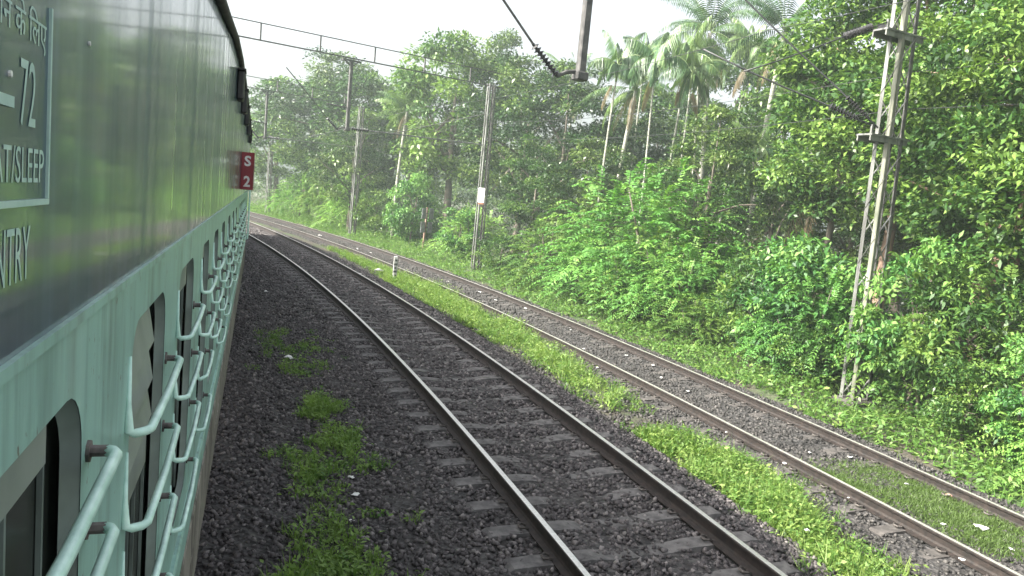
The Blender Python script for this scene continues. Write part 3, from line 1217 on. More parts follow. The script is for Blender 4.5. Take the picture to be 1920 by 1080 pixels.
# leaning bare stake by the left mast
LIT = [(-6.74, 20.31, .16, 'left'), (-3.88, 13.15, .22, 'left'), (-1.58, 7.96, .1, 'left'), (-1.43, 7.52, .11, 'left'), (-1.33, 6.91, .07, 'left'),
       (-5.01, 27.56, .42, 'strip'), (-5.28, 25.52, .2, 'near'), (2.53, 10.74, .1, 'strip'),
       (3.9, 12.45, .1, 'far'), (4.43, 11.1, .1, 'far'), (5.49, 8.26, .1, 'far'), (6.32, 9.26, .2, 'far'), (5.84, 9.27, .09, 'far'), (6.54, 10.37, .13, 'pink'),
       (5.08, 11.78, .08, 'far'), (5.72, 11.75, .1, 'far'), (1.37, 19.0, .1, 'far'), (1.96, 18.59, .1, 'far'), (3.51, 17.44, .1, 'far'), (3.47, 16.2, .1, 'far'),
       (-1.17, 27.49, .18, 'far'), (-.52, 25.77, .16, 'far'), (.5, 24.53, .14, 'far'), (-2.59, 29.82, .2, 'far'), (1.79, 21.2, .1, 'far'), (3.0, 18.3, .1, 'far'),
       (3.84, 15.18, .08, 'far'), (-12.39, 47.07, .25, 'far'), (-8.53, 40.23, .25, 'far'), (-7.52, 38.81, .2, 'far'), (6.35, 8.68, .08, 'far'),
       (3.43, 7.75, .08, 'strip'), (6.09, 10.7, .08, 'far'), (2.1, 16.6, .1, 'far'), (4.9, 9.9, .08, 'far')]


def make_litter(size, mat, seed):
    r = random.Random(seed)
    n = 9
    top = []; bot = []
    for k in range(n):
        q = 2 * math.pi * k / n
        rr = size * .5 * r.uniform(.55, 1.1)
        x, y = rr * math.cos(q), rr * math.sin(q) * .65
        z = r.uniform(.0, size * .22)
        top.append((x, y, z + .008)); bot.append((x * .96, y * .96, z))
    m = MB()
    c1 = (r.uniform(-.1, .1) * size, 0, size * r.uniform(.15, .35)); c0 = (c1[0], c1[1], c1[2] - .01)
    V = top + bot + [c1, c0]
    F = []
    for k in range(n):
        j = (k + 1) % n
        F += [(k, j, 2 * n), (n + j, n + k, 2 * n + 1), (n + k, n + j, j, k)]
    m.add(V, F)
    return m.build('litter_scrap', mat)


LIT_LABEL = {
    'far': ('small white scrap of litter lying on the brownish far track', 'white litter scraps on the far track'),
    'pink': ('pinkish scrap of litter beside the outer rail of the far track', None),
}
LEFT_LAB = ['white litter scrap on dark ballast well ahead beside the coach', 'long white rag on the ballast beside the coach, above the grass patch',
            'upper of three white scraps in the left grass patch', 'middle of three white scraps in the left grass patch', 'lowest tiny white scrap in the left grass patch']
OTH = {5: 'large white sheet of litter lying against the right rail of the near track', 6: 'white strip of litter lying between the rails of the near track',
       7: 'white scrap at the edge of the grass strip beside the near track', 31: 'white scrap low in the grass strip nearest the camera'}
for i, (x, y, s, kd) in enumerate(LIT):
    o = make_litter(s, M['litter_pink'] if kd == 'pink' else M['litter'], i)
    a, of = a_off(x, y)
    a, of = float(a), float(of)
    if of < 3.1: z = float(near_bed(of))
    elif of < 4.2: z = float(ground_z(of)) + .12
    else: z = float(far_bed(of))
    o.location = (x, y, z + .02)
    o.rotation_euler = (0, 0, random.uniform(0, 6))
    if kd in LIT_LABEL: tag(o, LIT_LABEL[kd][0], 'litter', LIT_LABEL[kd][1])
    elif kd == 'left': tag(o, LEFT_LAB[i], 'litter')
    else: tag(o, OTH[i], 'litter')


# ------------------------------------------------------------------ grass, weeds
def in_poly(x, y, poly):
    inside = np.zeros(len(x), bool)
    n = len(poly)
    for i in range(n):
        x1, y1 = poly[i]; x2, y2 = poly[(i + 1) % n]
        c = ((y1 > y) != (y2 > y)) & (x < (x2 - x1) * (y - y1) / (y2 - y1 + 1e-9) + x1)
        inside ^= c
    return inside


def fill(poly, n, edge=.18):
    p = np.array(poly)
    lo, hi = p.min(0) - .3, p.max(0) + .3
    x = rng.uniform(lo[0], hi[0], n); y = rng.uniform(lo[1], hi[1], n)
    jx, jy = x + rng.normal(size=n) * edge, y + rng.normal(size=n) * edge
    # thin bald spots
    f = np.sin(x * 3.1 + 1.3 * np.sin(y * 2.3)) + np.sin(y * 2.7 + 1.1 * np.sin(x * 3.7))
    k = in_poly(jx, jy, poly) & (rng.random(n) < np.clip(.75 + .35 * f, .12, 1))
    return x[k], y[k], f[k]


def blades(lv, x, y, z, hmin, hmax, w, lean=.5, t0=.5):
    n = len(x)
    D = rng.normal(size=(n, 3)) * lean
    D[:, 2] = 1
    h = rng.uniform(hmin, hmax, n)
    lv.add(np.column_stack([x, y, z]), D, rdir(n), h, w * rng.uniform(.7, 1.4, n), np.clip(t0 + rng.normal(size=n) * .16, 0, 1), fold=.1, droop=.3)


def leaflets(lv, x, y, z, hmax, L, W, t0=.5):
    n = len(x)
    C = np.column_stack([x, y, z + rng.random(n) ** .7 * hmax])
    D = rng.normal(size=(n, 3)); D[:, 2] *= .4
    N = rng.normal(size=(n, 3)) * .5 + np.array([0, 0, 1])
    s = rng.uniform(.6, 1.3, n)
    lv.add(C, D, N, L * s, W * s, np.clip(t0 + rng.normal(size=n) * .16, 0, 1))


def gz(x, y):
    a, o = a_off(x, y)
    z = np.where(o < 2.7, near_bed(o), np.where((o > 4.6) & (o < 7.7), far_bed(o), np.maximum(ground_z(o), np.where((o > 3.9) & (o < 7.9), far_bed(o), -9))))
    return z


LEFT_A = [(-4.95, 15.27), (-4.19, 14.77), (-3.49, 13.78), (-3.15, 12.0), (-3.33, 11.74), (-4.26, 13.66)]
LEFT_B = [(-2.92, 10.9), (-2.55, 10.88), (-1.99, 9.49), (-1.55, 8.41), (-1.25, 8.14), (-.86, 7.21), (-1.06, 6.56), (-.65, 5.86), (-1.0, 5.0), (-1.5, 5.0), (-1.6, 5.7),
          (-1.57, 6.45), (-2.07, 7.62), (-2.55, 8.59), (-2.06, 8.45), (-2.6, 9.77)]
STRIP1 = [(-9.64, 37.77), (-7.3, 34.3), (-5.0, 30.9), (-2.9, 28.0), (-.9, 23.0), (.45, 20.3), (1.65, 16.2), (2.5, 13.5), (2.3, 12.43), (1.55, 12.42), (.8, 14.9), (-.67, 17.99), (-2.61, 21.7), (-5.35, 28.42)]
STRIP2 = [(2.02, 11.2), (2.4, 11.1), (3.0, 10.7), (3.9, 10.0), (3.6, 8.8), (3.9, 7.98), (4.15, 7.14), (4.2, 6.0), (3.5, 6.0), (3.42, 7.0), (3.07, 7.87), (2.72, 9.07), (2.33, 10.24)]
MOSS1 = [(4.63, 10.8), (5.19, 11.17), (6.27, 11.34), (6.56, 10.66), (6.66, 10.29), (5.63, 9.77), (5.13, 10.31)]
MOSS2 = [(5.69, 9.62), (6.73, 10.03), (7.05, 9.51), (6.52, 8.72), (6.07, 8.63)]

def tufts(lv, poly, nt, hmin, hmax, spread, edge, bl=16, lf=16, t0=.55, seed=0, cut=-.45):
    """rooted clumps of blades and small leaves, unequal in height and colour"""
    p = np.array(poly)
    lo, hi = p.min(0) - .4, p.max(0) + .4
    x = rng.uniform(lo[0], hi[0], nt); y = rng.uniform(lo[1], hi[1], nt)
    f = np.sin(x * 2.3 + 1.7 * np.sin(y * 1.9 + seed)) * .5 + np.sin(y * 3.7 + 1.3 * np.sin(x * 4.1)) * .35 + rng.normal(size=nt) * .3
    k = in_poly(x + rng.normal(size=nt) * edge, y + rng.normal(size=nt) * edge, poly) & (f > cut)
    x, y, f = x[k], y[k], f[k]
    n = len(x)
    h = (hmin + (hmax - hmin) * np.clip(.45 + .45 * f, 0, 1)) * rng.uniform(.6, 1.3, n)
    tt = np.clip(t0 + rng.normal(size=n) * .16, 0, 1)
    z = gz(x, y) - .01
    for cnt, blade in ((bl, True), (lf, False)):
        X = np.repeat(x, cnt); Yv = np.repeat(y, cnt); H = np.repeat(h, cnt); T = np.repeat(tt, cnt); Z = np.repeat(z, cnt)
        m_ = len(X)
        u = rng.normal(size=(m_, 2)) * spread
        if blade:
            D = np.column_stack([u * 5 + rng.normal(size=(m_, 2)) * .25, np.ones(m_)])
            lv.add(np.column_stack([X + u[:, 0] * .5, Yv + u[:, 1] * .5, Z]), D, rdir(m_), H * rng.uniform(.5, 1.15, m_), .009 * rng.uniform(.7, 1.5, m_),
                   np.clip(T + rng.normal(size=m_) * .12 + (rng.random(m_) < .07) * .5, 0, 1.3), fold=.1, droop=.35)
        else:
            C = np.column_stack([X + u[:, 0], Yv + u[:, 1], Z + rng.random(m_) ** .8 * H * .8])
            D = np.column_stack([u * 6 + rng.normal(size=(m_, 2)) * .6, rng.normal(size=m_) * .35])
            sz = rng.uniform(.5, 1.4, m_)
            lv.add(C, D, rng.normal(size=(m_, 3)) * .5 + np.array([0, 0, 1]), .05 * sz * (1 + H), .022 * sz * (1 + H), np.clip(T + rng.normal(size=m_) * .12, 0, 1))


lv = Leaves()
tufts(lv, LEFT_A, 800, .04, .20, .06, .25, t0=.7)
tufts(lv, LEFT_B, 3000, .04, .24, .055, .1, t0=.72, cut=.12)
tag(lv.build('trackside_grass', M['grass']), kind='stuff')
lv = Leaves()
tufts(lv, STRIP1, 16500, .10, .42, .07, .14, 12, 18, .62)
tufts(lv, STRIP2, 4600, .08, .36, .06, .16, 14, 18, .58, cut=-.3)
tag(lv.build('trackside_grass', M['weed']), kind='stuff')
lv = Leaves()
for poly, n in ((MOSS1, 60000), (MOSS2, 46000)):
    x, y, f = fill(poly, n, .25)
    blades(lv, x, y, gz(x, y), .03, .10, .009, .9, .55)
tag(lv.build('trackside_grass', M['moss']), kind='stuff')

# verge weeds beyond the far track
lv = Leaves()
n = 90000
a = A_CAM + .04 + rng.random(n) ** 1.35 * .62
o = 7.6 + rng.random(n) ** 1.2 * 4.4
xy = Pn(a, o)
wob = .45 * np.sin(a * 190) + .3 * np.sin(a * 83 + 1)
k = (o > 8.0 + wob * .5) | (rng.random(n) < .08)
k &= ~((np.abs(a - .463) < .004) & (np.abs(o - 9.6) < .35))
a, o, xy = a[k], o[k], xy[k]
z = ground_z(o) + 0.0
hh = np.clip((o - 7.6) * .26, .10, .9) * (.75 + .35 * np.sin(a * 260 + o * 2))
k = len(o) * 4 // 5
leaflets(lv, xy[:k, 0], xy[:k, 1], z[:k], np.maximum(hh[:k], .08), .13, .055, .62)
blades(lv, xy[k:, 0], xy[k:, 1], z[k:], .12, .40, .016, .5, .6)
tag(lv.build('verge_weeds', M['weed']), kind='stuff')

# shaded undergrowth between the trees
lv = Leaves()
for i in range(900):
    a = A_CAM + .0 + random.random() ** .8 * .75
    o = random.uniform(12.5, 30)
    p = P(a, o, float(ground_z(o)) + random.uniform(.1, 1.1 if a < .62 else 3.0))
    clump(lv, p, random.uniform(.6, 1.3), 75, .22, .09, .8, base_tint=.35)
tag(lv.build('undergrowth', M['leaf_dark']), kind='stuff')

# closed forest behind everything
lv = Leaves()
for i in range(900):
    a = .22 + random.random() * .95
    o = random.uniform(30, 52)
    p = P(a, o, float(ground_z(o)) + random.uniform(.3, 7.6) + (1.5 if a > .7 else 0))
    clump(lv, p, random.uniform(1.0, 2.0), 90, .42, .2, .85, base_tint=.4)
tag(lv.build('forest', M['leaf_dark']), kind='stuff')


# ------------------------------------------------------------------ tree kinds
def tree_proto(name, H, R, crown0, nclump, per, L, W, mat, barkm, tr=.16, seed=1, clump_r=.24, lobes=True, nlimb=9, up=.5):
    rd = random.Random(seed)
    root = empty(name)
    lv = Leaves()
    zc = (crown0 + H) / 2
    hz = (H - crown0) / 2
    cs = []
    lob = [(rd.uniform(0, 6.28), rd.uniform(-.5, .8), rd.uniform(.6, 1.1)) for _ in range(6)]
    while len(cs) < nclump:
        u = Vector((rd.gauss(0, 1), rd.gauss(0, 1), rd.gauss(0, 1))).normalized()
        k = rd.uniform(.45, 1) ** .6
        q = math.atan2(u.y, u.x)
        sh = 1.0
        if lobes:
            sh = .72 + max(.0, max(math.cos(q - l[0]) * l[2] * (1 - abs(u.z - l[1]) * .6) for l in lob)) * .38
        wz = 1 - .25 * max(0, u.z)
        c = Vector((u.x * R * k * sh * wz, u.y * R * k * sh * wz, zc + u.z * hz * k))
        cs.append(c)
        clump(lv, c, R * clump_r * rd.uniform(.7, 1.35), int(per * rd.uniform(.6, 1.3)), L, W, .72, up, rd.uniform(.12, .85))
    lv.build('crown', mat, root)
    m = MB()
    bend = (rd.uniform(-.25, .25), rd.uniform(-.25, .25))
    top = crown0 + (H - crown0) * .62
    tp = [(bend[0] * math.sin(t * 2.2) * t, bend[1] * math.sin(t * 1.7) * t, -.2 + (top + .2) * t) for t in [i / 8 for i in range(9)]]
    m.tube(tp, [tr * (1.25 - .95 * i / 8) for i in range(9)], 9)
    for c in cs[:nlimb]:
        s = Vector(tp[rd.choice((4, 5, 6, 7))])
        mid = s.lerp(c, .5) + Vector((rd.uniform(-.2, .2), rd.uniform(-.2, .2), .25))
        m.tube([s, mid, c], [tr * .42, tr * .28, tr * .08], 6)
    m.build('trunk', barkm, root, True)
    return root


def spray_proto(name, H, R, nspray, mat, seed=1, L=.13, W=.055, nl=11, slen=.95, stems=6, tint=.55):
    """mound of arching pinnate sprays"""
    rd = random.Random(seed)
    root = empty(name)
    lv = Leaves()
    humps = [(rd.uniform(-.55, .55) * R, rd.uniform(-.55, .55) * R, rd.uniform(.45, 1.0)) for _ in range(7)]
    humps[0] = (0, 0, 1.0)
    C = []; D = []; N = []; S = []; T = []
    for i in range(nspray):
        hx, hy, hh = rd.choice(humps)
        r = R * .6
        th = rd.uniform(0, 6.283)
        el = math.acos(rd.uniform(-.1, 1))
        u = Vector((math.sin(el) * math.cos(th), math.sin(el) * math.sin(th), math.cos(el)))
        k = rd.uniform(.55, 1.0)
        p = Vector((hx + u.x * r * k, hy + u.y * r * k, max(.1, H * hh * .35 + u.z * H * hh * .62 * k)))
        d = (u + Vector((rd.gauss(0, .4), rd.gauss(0, .4), rd.uniform(-.1, .7)))).normalized()
        ln = slen * rd.uniform(.6, 1.25)
        side = d.cross(Vector((0, 0, 1)))
        if side.length < .05: side = Vector((1, 0, 0))
        side.normalize()
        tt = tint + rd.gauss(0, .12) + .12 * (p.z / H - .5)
        for q in range(nl):
            t = (q + .5) / nl
            pos = p + d * ln * t + Vector((0, 0, -.55 * ln * t * t))
            dd = (d + Vector((0, 0, -1.1 * t))).normalized()
            nn = side.cross(dd)
            for sg in (-1, 1):
                C.append(pos); D.append((dd * .55 + side * sg + Vector((0, 0, rd.uniform(-.35, .1)))))
                N.append(nn + Vector((rd.gauss(0, .25), rd.gauss(0, .25), .4)))
                S.append((1 - .5 * abs(t - .4)) * rd.uniform(.75, 1.25)); T.append(tt + rd.gauss(0, .06))
    C, D, N = (np.array([v[:] for v in q]) for q in (C, D, N))
    S = np.array(S)
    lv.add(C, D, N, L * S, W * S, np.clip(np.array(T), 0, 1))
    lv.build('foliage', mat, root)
    m = MB()
    for i in range(stems):
        hx, hy, hh = humps[i % 7]
        m.tube([(hx * .15, hy * .15, -.15), (hx * .5, hy * .5, H * hh * .4), (hx, hy, H * hh * .85)], [.05, .035, .012], 6)
    m.build('stem', M['bark'], root, True)
    return root


def frond(lv, base, az, el, ln, nl, L, W, curve, tint, mid=None, droop=.5):
    d = Vector((math.cos(az) * math.cos(el), math.sin(az) * math.cos(el), math.sin(el)))
    side = Vector((-math.sin(az), math.cos(az), 0))
    C = []; D = []; N = []; S = []
    pts = []
    p = Vector(base)
    for q in range(nl):
        t = q / (nl - 1)
        e = el - curve * t ** 1.3
        dd = Vector((math.cos(az) * math.cos(e), math.sin(az) * math.cos(e), math.sin(e)))
        p = p + dd * ln / nl
        pts.append(p.copy())
        if t < .1: continue
        prof = math.sin(math.pi * min(1, .18 + .82 * t)) ** .5 * (1 - .35 * t)
        nn = side.cross(dd)
        for sg in (-1, 1):
            C.append(p); D.append(side * sg * .85 + dd * .55 + Vector((0, 0, -droop * (.5 + t))) + nn * -.15)
            N.append(nn * -1 + Vector((random.gauss(0, .15), random.gauss(0, .15), .2))); S.append(prof * random.uniform(.85, 1.1))
    C, D, N = (np.array([v[:] for v in q]) for q in (C, D, N))
    S = np.array(S)
    lv.add(C, D, N, L * S, W * (.7 + .3 * S), np.clip(tint + rng.normal(size=len(C)) * .06, 0, 1), droop=.35, mid=.3)
    return pts


def palm_proto(name, H, nfr, fl, L, W, tr, barkm, seed, lean=.3, dry=3, droop=.5, shaft=True, nl=24):
    rd = random.Random(seed)
    root = empty(name)
    lx, ly = rd.uniform(-lean, lean), rd.uniform(-lean, lean)
    pts = [(lx * t * t, ly * t * t, -.2 + (H + .2) * t) for t in [i / 12 for i in range(13)]]
    m = MB()
    m.tube(pts, [tr * (1.15 - .35 * i / 12) for i in range(13)], 9)
    m.build('trunk', barkm, root, True)
    top = Vector(pts[-1])
    lv = Leaves()
    rb = MB()
    for i in range(nfr):
        az = 6.283 * i / nfr * 2.4 + rd.uniform(-.2, .2)
        el = rd.uniform(-.35, 1.25)
        pt = frond(lv, top + Vector((0, 0, .55 if shaft else .05)), az, el, fl * rd.uniform(.8, 1.1), nl, L, W, rd.uniform(.9, 1.6), rd.uniform(.3, .8), droop=droop)
        rb.tube([top + Vector((0, 0, .4))] + pt[::4], [.03] + [.02 * (1 - .13 * q) for q in range(len(pt[::4]))], 5)
    lv.build('crown', M['leaf_palm'], root)
    rb.build('frond_rib', M['leaf_palm_rib'], root)
    if shaft:
        s = MB()
        s.tube([top - Vector((0, 0, .1)), top + Vector((0, 0, .3)), top + Vector((0, 0, .75))], [tr * 1.0, tr * 1.25, tr * .6], 9)
        s.build('crown_shaft', M['leaf_palm_rib'], root, True)
    if dry:
        dl = Leaves()
        for i in range(dry):
            frond(dl, top, rd.uniform(0, 6.28), -.75, fl * .7, 18, L * .8, W, .75, .5, droop=1.2)
        dl.build('dead_frond', M['leaf_dry'], root)
    return root


M['leaf_palm_rib'] = simple('palm_rib', (.10, .16, .05), (.2, .27, .10), 4, .5)

protos = {}
used = {}


def place(kind, make, loc, s, rz, label, cat, group):
    """first time builds the kind, afterwards copies the thing with all its parts"""
    if kind not in protos:
        protos[kind] = make()
        o = protos[kind]
    else:
        o = copy_tree(protos[kind])
    o.location = loc
    o.scale = s if hasattr(s, '__len__') else (s, s, s)
    o.rotation_euler = (0, 0, rz)
    tag(o, label, cat, group)
    return o


def horizon_y(x):
    return 540 - 173 / math.cos(ROLL) + (x - 960) * math.tan(ROLL)


def at(px, d):
    """ground point at distance d on the bearing of column px on the horizon"""
    q = px_ray(px, horizon_y(px), d)
    a, o = a_off(q.x, q.y)
    return Vector((q.x, q.y, float(ground_z(o))))


MK = {
    'broad': lambda: tree_proto('broadleaf_tree', 10, 3.6, 2.2, 74, 190, .24, .11, M['leaf_mid'], M['bark'], .2, 3),
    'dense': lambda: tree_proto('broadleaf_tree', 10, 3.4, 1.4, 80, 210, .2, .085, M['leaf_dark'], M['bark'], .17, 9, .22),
    'slim': lambda: tree_proto('slender_tree', 10, 2.5, 3.0, 60, 310, .155, .07, M['leaf_mid'], M['bark'], .12, 21, .25),
    'largeleaf': lambda: tree_proto('large_leaved_tree', 10, 3.2, 2.9, 120, 250, .165, .082, M['leaf_mid'], M['bark_red'], .15, 31, .24, up=.7),
    'bush': lambda: spray_proto('leafy_bush', 3.0, 2.0, 640, M['leaf_lime'], 5),
    'bush2': lambda: spray_proto('leafy_bush', 3.0, 1.7, 460, M['leaf_mid'], 15, .15, .065, 9, .8),
    'shrub': lambda: tree_proto('leafy_shrub', 3.2, 1.5, .15, 46, 130, .16, .075, M['leaf_bright'], M['bark'], .05, 41, .3),
    'darkshrub': lambda: tree_proto('leafy_shrub', 3.2, 1.6, .2, 46, 130, .15, .06, M['leaf_mid'], M['bark'], .05, 45, .28),
    'areca': lambda: palm_proto('slender_palm', 8.2, 14, 2.0, .72, .085, .062, M['bark_palm'], 2, .35, 1, 1.3),
    'areca2': lambda: palm_proto('slender_palm', 8.2, 12, 2.2, .74, .085, .056, M['bark_palm'], 6, .5, 1, 1.15),
    'coconut': lambda: palm_proto('coconut_palm', 10.5, 20, 3.8, .85, .075, .15, M['bark_palm'], 4, .8, 3, .7, False, 34),
    'banana': lambda: banana_proto(),
}


def banana_proto():
    root = empty('broad_leaved_plant')
    lv = Leaves()
    rd = random.Random(3)
    for i in range(9):
        az = i * 2.4; el = rd.uniform(.5, 1.2)
        C = []; D = []; N = []
        p = Vector((0, 0, .3)); ln = rd.uniform(.9, 1.4)
        for q in range(9):
            e = el - 1.4 * (q / 8) ** 1.5
            dd = Vector((math.cos(az) * math.cos(e), math.sin(az) * math.cos(e), math.sin(e)))
            p = p + dd * ln / 9
            sd = Vector((-math.sin(az), math.cos(az), 0))
            if q > 2:
                for sg in (-1, 1):
                    C.append(p[:]); D.append((sd * sg + dd * .35 + Vector((0, 0, -.1)))[:]); N.append((0, 0, 1))
        n = len(C)
        lv.add(np.array(C), np.array(D), np.array(N, float), .26, .2, np.full(n, .55))
    lv.build('foliage', M['leaf_mid'], root)
    m = MB(); m.tube([(0, 0, -.1), (0, 0, .6)], [.05, .03], 7)
    m.build('stem', M['leaf_palm_rib'], root)
    return root


# trees: kind, column, distance, height, girth scale, label
TREES = [
    ('broad', 520, 82, 10.5, 1.25, 'hazy tree farthest away beside the end of the coach'),
    ('broad', 575, 70, 11.5, 1.25, 'hazy blue green tree behind the farthest gantry post'),
    ('dense', 625, 63, 12.2, 1.15, 'tallest hazy tree at the far left with its crown above the boom'),
    ('broad', 690, 60, 10.8, 1.1, 'pale tree between the far left crown and the drooping coconut fronds'),
    ('dense', 660, 54, 7.5, 1.1, 'dark low tree directly behind the pale distant mast'),
    ('slim', 770, 58, 10.5, 1.3, 'slender tree left of the bright tall crown, half hidden in haze'),
    ('broad', 842, 50, 12.4, .95, 'bright yellow green tree rising above the boom left of the middle mast'),
    ('dense', 905, 53, 13.0, .8, 'dark tall tree rising above the boom behind the middle mast'),
    ('dense', 975, 44, 10.4, 1.05, 'large dark tree just right of the middle mast'),
    ('dense', 1055, 41, 9.6, 1.1, 'broad dark tree beneath the hanging drop tube'),
    ('slim', 1000, 36, 6.6, 1.1, 'low thin stemmed tree in shade behind the left bushes'),
    ('dense', 1110, 34, 6.6, 1.2, 'shadowed tree at the foot of the leftmost slender palms'),
    ('dense', 1330, 27, 7.3, .95, 'dark rounded tree in front of the palm trunks'),
    ('dense', 1250, 33, 6.0, 1.1, 'dark leafy tree behind the big bright bush'),
    ('dense', 1450, 31, 6.6, 1.0, 'shaded tree left of the tall right mast behind dead fronds'),
    ('broad', 1395, 44, 9.0, 1.0, 'tree filling the gap below the coconut crowns'),
    ('slim', 1555, 24, 10.6, .95, 'light feathery tall tree just left of the tall right mast'),
    ('largeleaf', 1665, 24.0, 12.2, .95, 'large leaved tall tree right behind the tall right mast'),
    ('slim', 1760, 24, 12.5, 1.1, 'tall thin crowned tree reaching the sky right of the tall mast'),
    ('largeleaf', 1850, 20.5, 10.4, .9, 'big leaved tree with creeper near the right edge'),
    ('largeleaf', 2010, 17.5, 10.0, .85, 'nearest big leaved tree cut by the right edge'),
    ('dense', 1700, 28, 8.6, 1.1, 'dark tree filling the shade behind the right bushes'),
    ('dense', 1850, 26, 8.0, 1.1, 'dark tree deep in the shade at the right edge'),
    ('dense', 1600, 33, 8.0, 1.2, 'dark tree set far back behind the tall right mast'),
    ('dense', 1175, 44, 9.6, 1.2, 'dark tree far back between the leftmost slender palm trunks'),
    ('dense', 1285, 46, 9.8, 1.2, 'dark tree far back behind the middle of the palm group'),
    ('broad', 1465, 46, 8.6, 1.2, 'pale tree far back in the gap right of the lone coconut palm'),
    ('broad', 735, 66, 8.5, 1.2, 'hazy low tree far back between the pale distant mast and the small palm'),
    ('dense', 1345, 52, 15.0, 1.0, 'tallest dark tree far back under the highest coconut crown'),
    ('broad', 1240, 54, 12.6, 1.0, 'tree far back filling the sky between the middle palm crowns'),
    ('broad', 1500, 40, 12.4, .9, 'tree far back between the lone coconut palm and the feathery tall tree'),
    ('broad', 1990, 21, 9.5, 1.0, 'broad tree whose branches enter from the right edge'),
]
for i, (k, px, d, h, g, lab) in enumerate(TREES):
    s = h / 10 * (1.13 if 540 < px < 1080 and d > 40 else 1.0)
    place(k, MK[k], at(px, d), (s * g, s * g, s), i * 2.1 + 1, lab, 'tree', 'trees behind the bushes')

PALMS = [
    ('areca', 1120, 29, 9.4, 'leftmost slender pale trunked palm beside the drop tube'),
    ('coconut', 1148, 33, 9.3, 'palm with a dark trunk and hanging dead fronds between two pale trunks'),
    ('areca2', 1203, 27.5, 9.4, 'slender palm with the longest bare white trunk above the big bush'),
    ('areca', 1240, 31, 10.2, 'slender palm with bright yellow green crown in the middle of the palm group'),
    ('areca2', 1266, 28.5, 9.2, 'slender palm with dry brown fronds hanging below its crown'),
    ('areca', 1295, 33, 10.2, 'slender palm at the right side of the palm group'),
    ('areca2', 1175, 36, 11.0, 'tall slender palm reaching highest at the left of the palm group'),
    ('coconut', 1310, 37, 13.0, 'coconut palm with the highest spreading crown at the top edge'),
    ('coconut', 1405, 33, 12.2, 'coconut palm with drooping crown standing alone in the sky gap'),
    ('areca', 1412, 25, 6.0, 'short slender palm with a thin mottled trunk left of the dead fronds'),
    ('coconut', 1515, 30, 9.6, 'coconut palm with fronds spreading left of the tall right mast'),
    ('coconut', 1060, 60, 12.6, 'faint distant palm against the white sky left of the drop tube'),
    ('coconut', 742, 50, 8.6, 'small palm with yellow drooping fronds beside the pale distant mast'),
    ('coconut', 1880, 27, 11.5, 'palm with pale fronds showing through the leaves at the upper right'),
    ('areca2', 1350, 40, 11.8, 'slender palm half hidden below the highest coconut crown'),
]
for i, (k, px, d, h, lab) in enumerate(PALMS):
    h0 = {'areca': 8.2, 'areca2': 8.2, 'coconut': 10.5}[k] + .8
    s = h / h0
    d += 3.5 if d < 40 else 0
    s *= 1.05
    place(k, MK[k], at(px, d), (max(.7, s * .72), max(.7, s * .72), s), i * 1.7, lab, 'palm', 'palms rising above the trees')

BUSHES = [
    ('bush', 1165, 24.5, 5.3, 1.25, 'biggest bright green mounded bush at the centre right below the palms'),
    ('bush', 1205, 22.0, 2.9, .8, 'rounded lime green bush in front of the biggest mound'),
    ('bush', 1130, 24.0, 2.4, .7, 'layered low lime bush in front of the biggest mound, above the rail'),
    ('bush', 1440, 17.6, 2.9, .7, 'lime green rounded bush in front of the shrubs left of the tall mast'),
    ('bush', 1085, 27.5, 2.6, .95, 'low bright bush at the left foot of the biggest mounded bush'),
    ('bush2', 1262, 24.5, 3.4, .85, 'bush with yellowish tips joining the right side of the biggest mound'),
    ('bush2', 1020, 30.5, 3.1, 1.0, 'grey green bush between the middle mast and the big mound'),
    ('darkshrub', 948, 33.5, 2.0, .9, 'low leafy shrub at the right foot of the middle mast'),
    ('shrub', 840, 38.5, 2.9, .9, 'bright shrub left of the middle mast'),
    ('shrub', 745, 45, 4.6, .8, 'tall yellow green shrub right of the pale distant mast'),
    ('darkshrub', 705, 51, 3.4, 1.0, 'dark shrub behind the pale distant mast'),
    ('bush', 625, 54, 4.2, .95, 'fresh green bush left of the pale distant mast'),
    ('bush2', 570, 60, 3.8, 1.0, 'hazy bush at the bend of the far track'),
    ('bush', 520, 66, 4.2, 1.0, 'farthest bright bush close to the coach windows'),
    ('darkshrub', 1345, 19.2, 3.0, .75, 'creeper hung shrub with a dark hollow below, left of the tall right mast'),
    ('shrub', 1410, 18.6, 3.3, .85, 'tall bright shrub in front of the dark rounded tree'),
    ('shrub', 1480, 18.6, 3.5, .9, 'bright leafy shrub left of the tall right mast'),
    ('darkshrub', 1440, 17.0, 1.7, .7, 'small dark shrub in the weeds left of the tall right mast'),
    ('shrub', 1712, 16.6, 3.8, .72, 'upright bright shrub just right of the tall mast'),
    ('bush2', 1765, 16.6, 3.5, .8, 'feathery bush between the right shrubs'),
    ('darkshrub', 1745, 14.2, 1.7, .7, 'low dark shrub in the weeds right of the tall mast'),
    ('shrub', 1860, 13.6, 2.3, .6, 'bright creeper covered shrub round the trunks at the right edge'),
    ('darkshrub', 1840, 16.5, 3.2, .85, 'dark shrub in shade behind the right edge trunks'),
    ('bush', 1950, 12.6, 1.9, .7, 'low bush cut off by the right edge'),
    ('bush2', 1215, 20.2, 1.5, .75, 'low mounded bush by the rail in front of the dark hollow'),
    ('banana', 1130, 25.2, 1.6, 1.5, 'broad leaved plant at the foot of the biggest mound'),
    ('shrub', 790, 47, 3.8, .9, 'rounded shrub behind the four board sign'),
    ('bush', 890, 40, 3.0, .9, 'leafy bush behind the middle mast foot'),
    ('bush2', 1110, 33, 5.0, .8, 'pale green bush rising left of the biggest mound'),
]
H0 = {'bush': 3.0, 'bush2': 3.0, 'shrub': 3.2, 'darkshrub': 3.2, 'banana': 1.3}
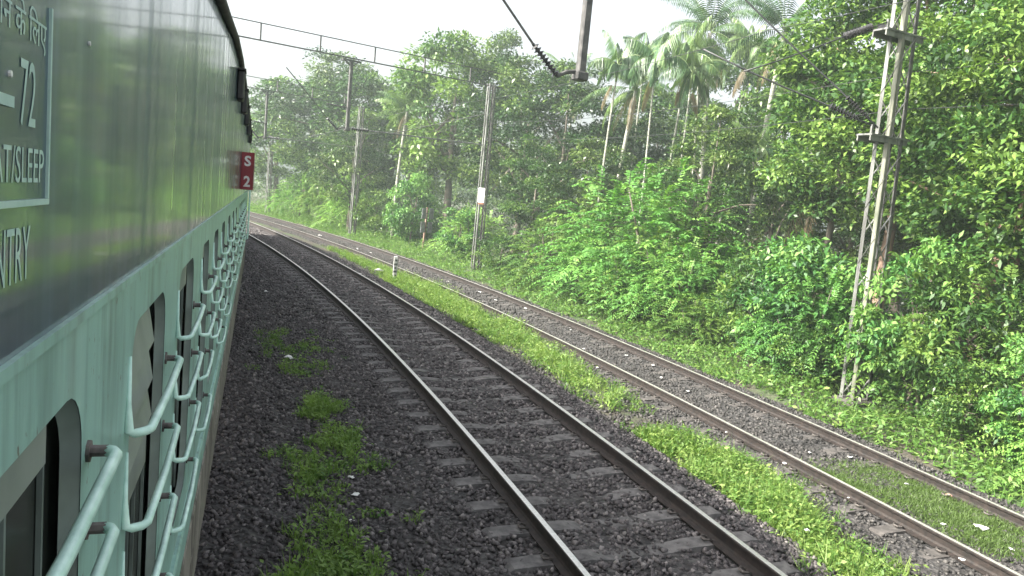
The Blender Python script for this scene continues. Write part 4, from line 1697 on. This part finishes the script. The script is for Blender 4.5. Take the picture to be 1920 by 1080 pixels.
for i, (k, px, d, h, g, lab) in enumerate(BUSHES):
    s = h / H0[k]
    w = max(.55, (s * .5 + .5)) * g
    q = at(px, d)
    aa, of = a_off(q.x, q.y)
    of2 = max(float(of), 9.3 + 1.5 * w * (.45 if h < 2.4 else .8))
    q = P(float(aa), of2, float(ground_z(of2)))
    place(k, MK[k], q, (w, w, s), i * 1.3 + .4, lab, 'plant' if k == 'banana' else 'bush', 'bushes along the far track' if k != 'banana' else None)

# two bare trunks at the right edge, wrapped in creeper above
for px, d, lab in ((1868, 18.2, 'bare reddish trunk at the right edge, the left of two'), (1899, 17.4, 'bare reddish trunk at the right edge, the right of two')):
    b = at(px, d)
    t = empty('bare_trunk_tree', b)
    tag(t, lab, 'tree', 'trees behind the bushes')
    m = MB()
    m.tube([(0, 0, -.2), (.05, 0, 1.5), (.12, .05, 3.2), (.1, .1, 5.5)], [.13, .115, .1, .05], 9)
    m.build('trunk', M['bark_red'], t, True)
    lv = Leaves()
    for q in range(16):
        clump(lv, (random.uniform(-.5, .5), random.uniform(-.5, .5), random.uniform(2.9, 5.8)), .42, 55, .22, .12, .8, base_tint=.5)
    lv.build('crown', M['leaf_mid'], t)

# brown dead fronds hanging on the trunks left of the tall mast
dl = Leaves()
t = empty('dead_palm_frond', at(1522, 27))
for i in range(7):
    frond(dl, (0, 0, 4.9 + random.uniform(-.2, .2)), random.uniform(2.4, 4.2), -1.0, 2.6, 20, .5, .05, .5, .5, droop=1.4)
dl.build('frond', M['leaf_dry'], t)
tag(t, 'brown dead palm fronds hanging in front of the shade left of the tall mast', 'dead frond')

# ------------------------------------------------------------------ haze in the air
hz = MB()
hz.box((0, 60, 8.5), (420, 420, 23))
ho = hz.build('haze', [])
hm = bpy.data.materials.new('haze')
hm.use_nodes = True
ht = hm.node_tree
for n in list(ht.nodes):
    if n.type != 'OUTPUT_MATERIAL': ht.nodes.remove(n)
pv = ht.nodes.new('ShaderNodeVolumePrincipled')
pv.inputs['Color'].default_value = (.84, .98, .93, 1)
pv.inputs['Density'].default_value = .0015
pv.inputs['Anisotropy'].default_value = .2
ht.links.new(pv.outputs[0], ht.nodes['Material Output'].inputs['Volume'])
ho.data.materials.clear()
ho.data.materials.append(hm)
tag(ho, kind='stuff')
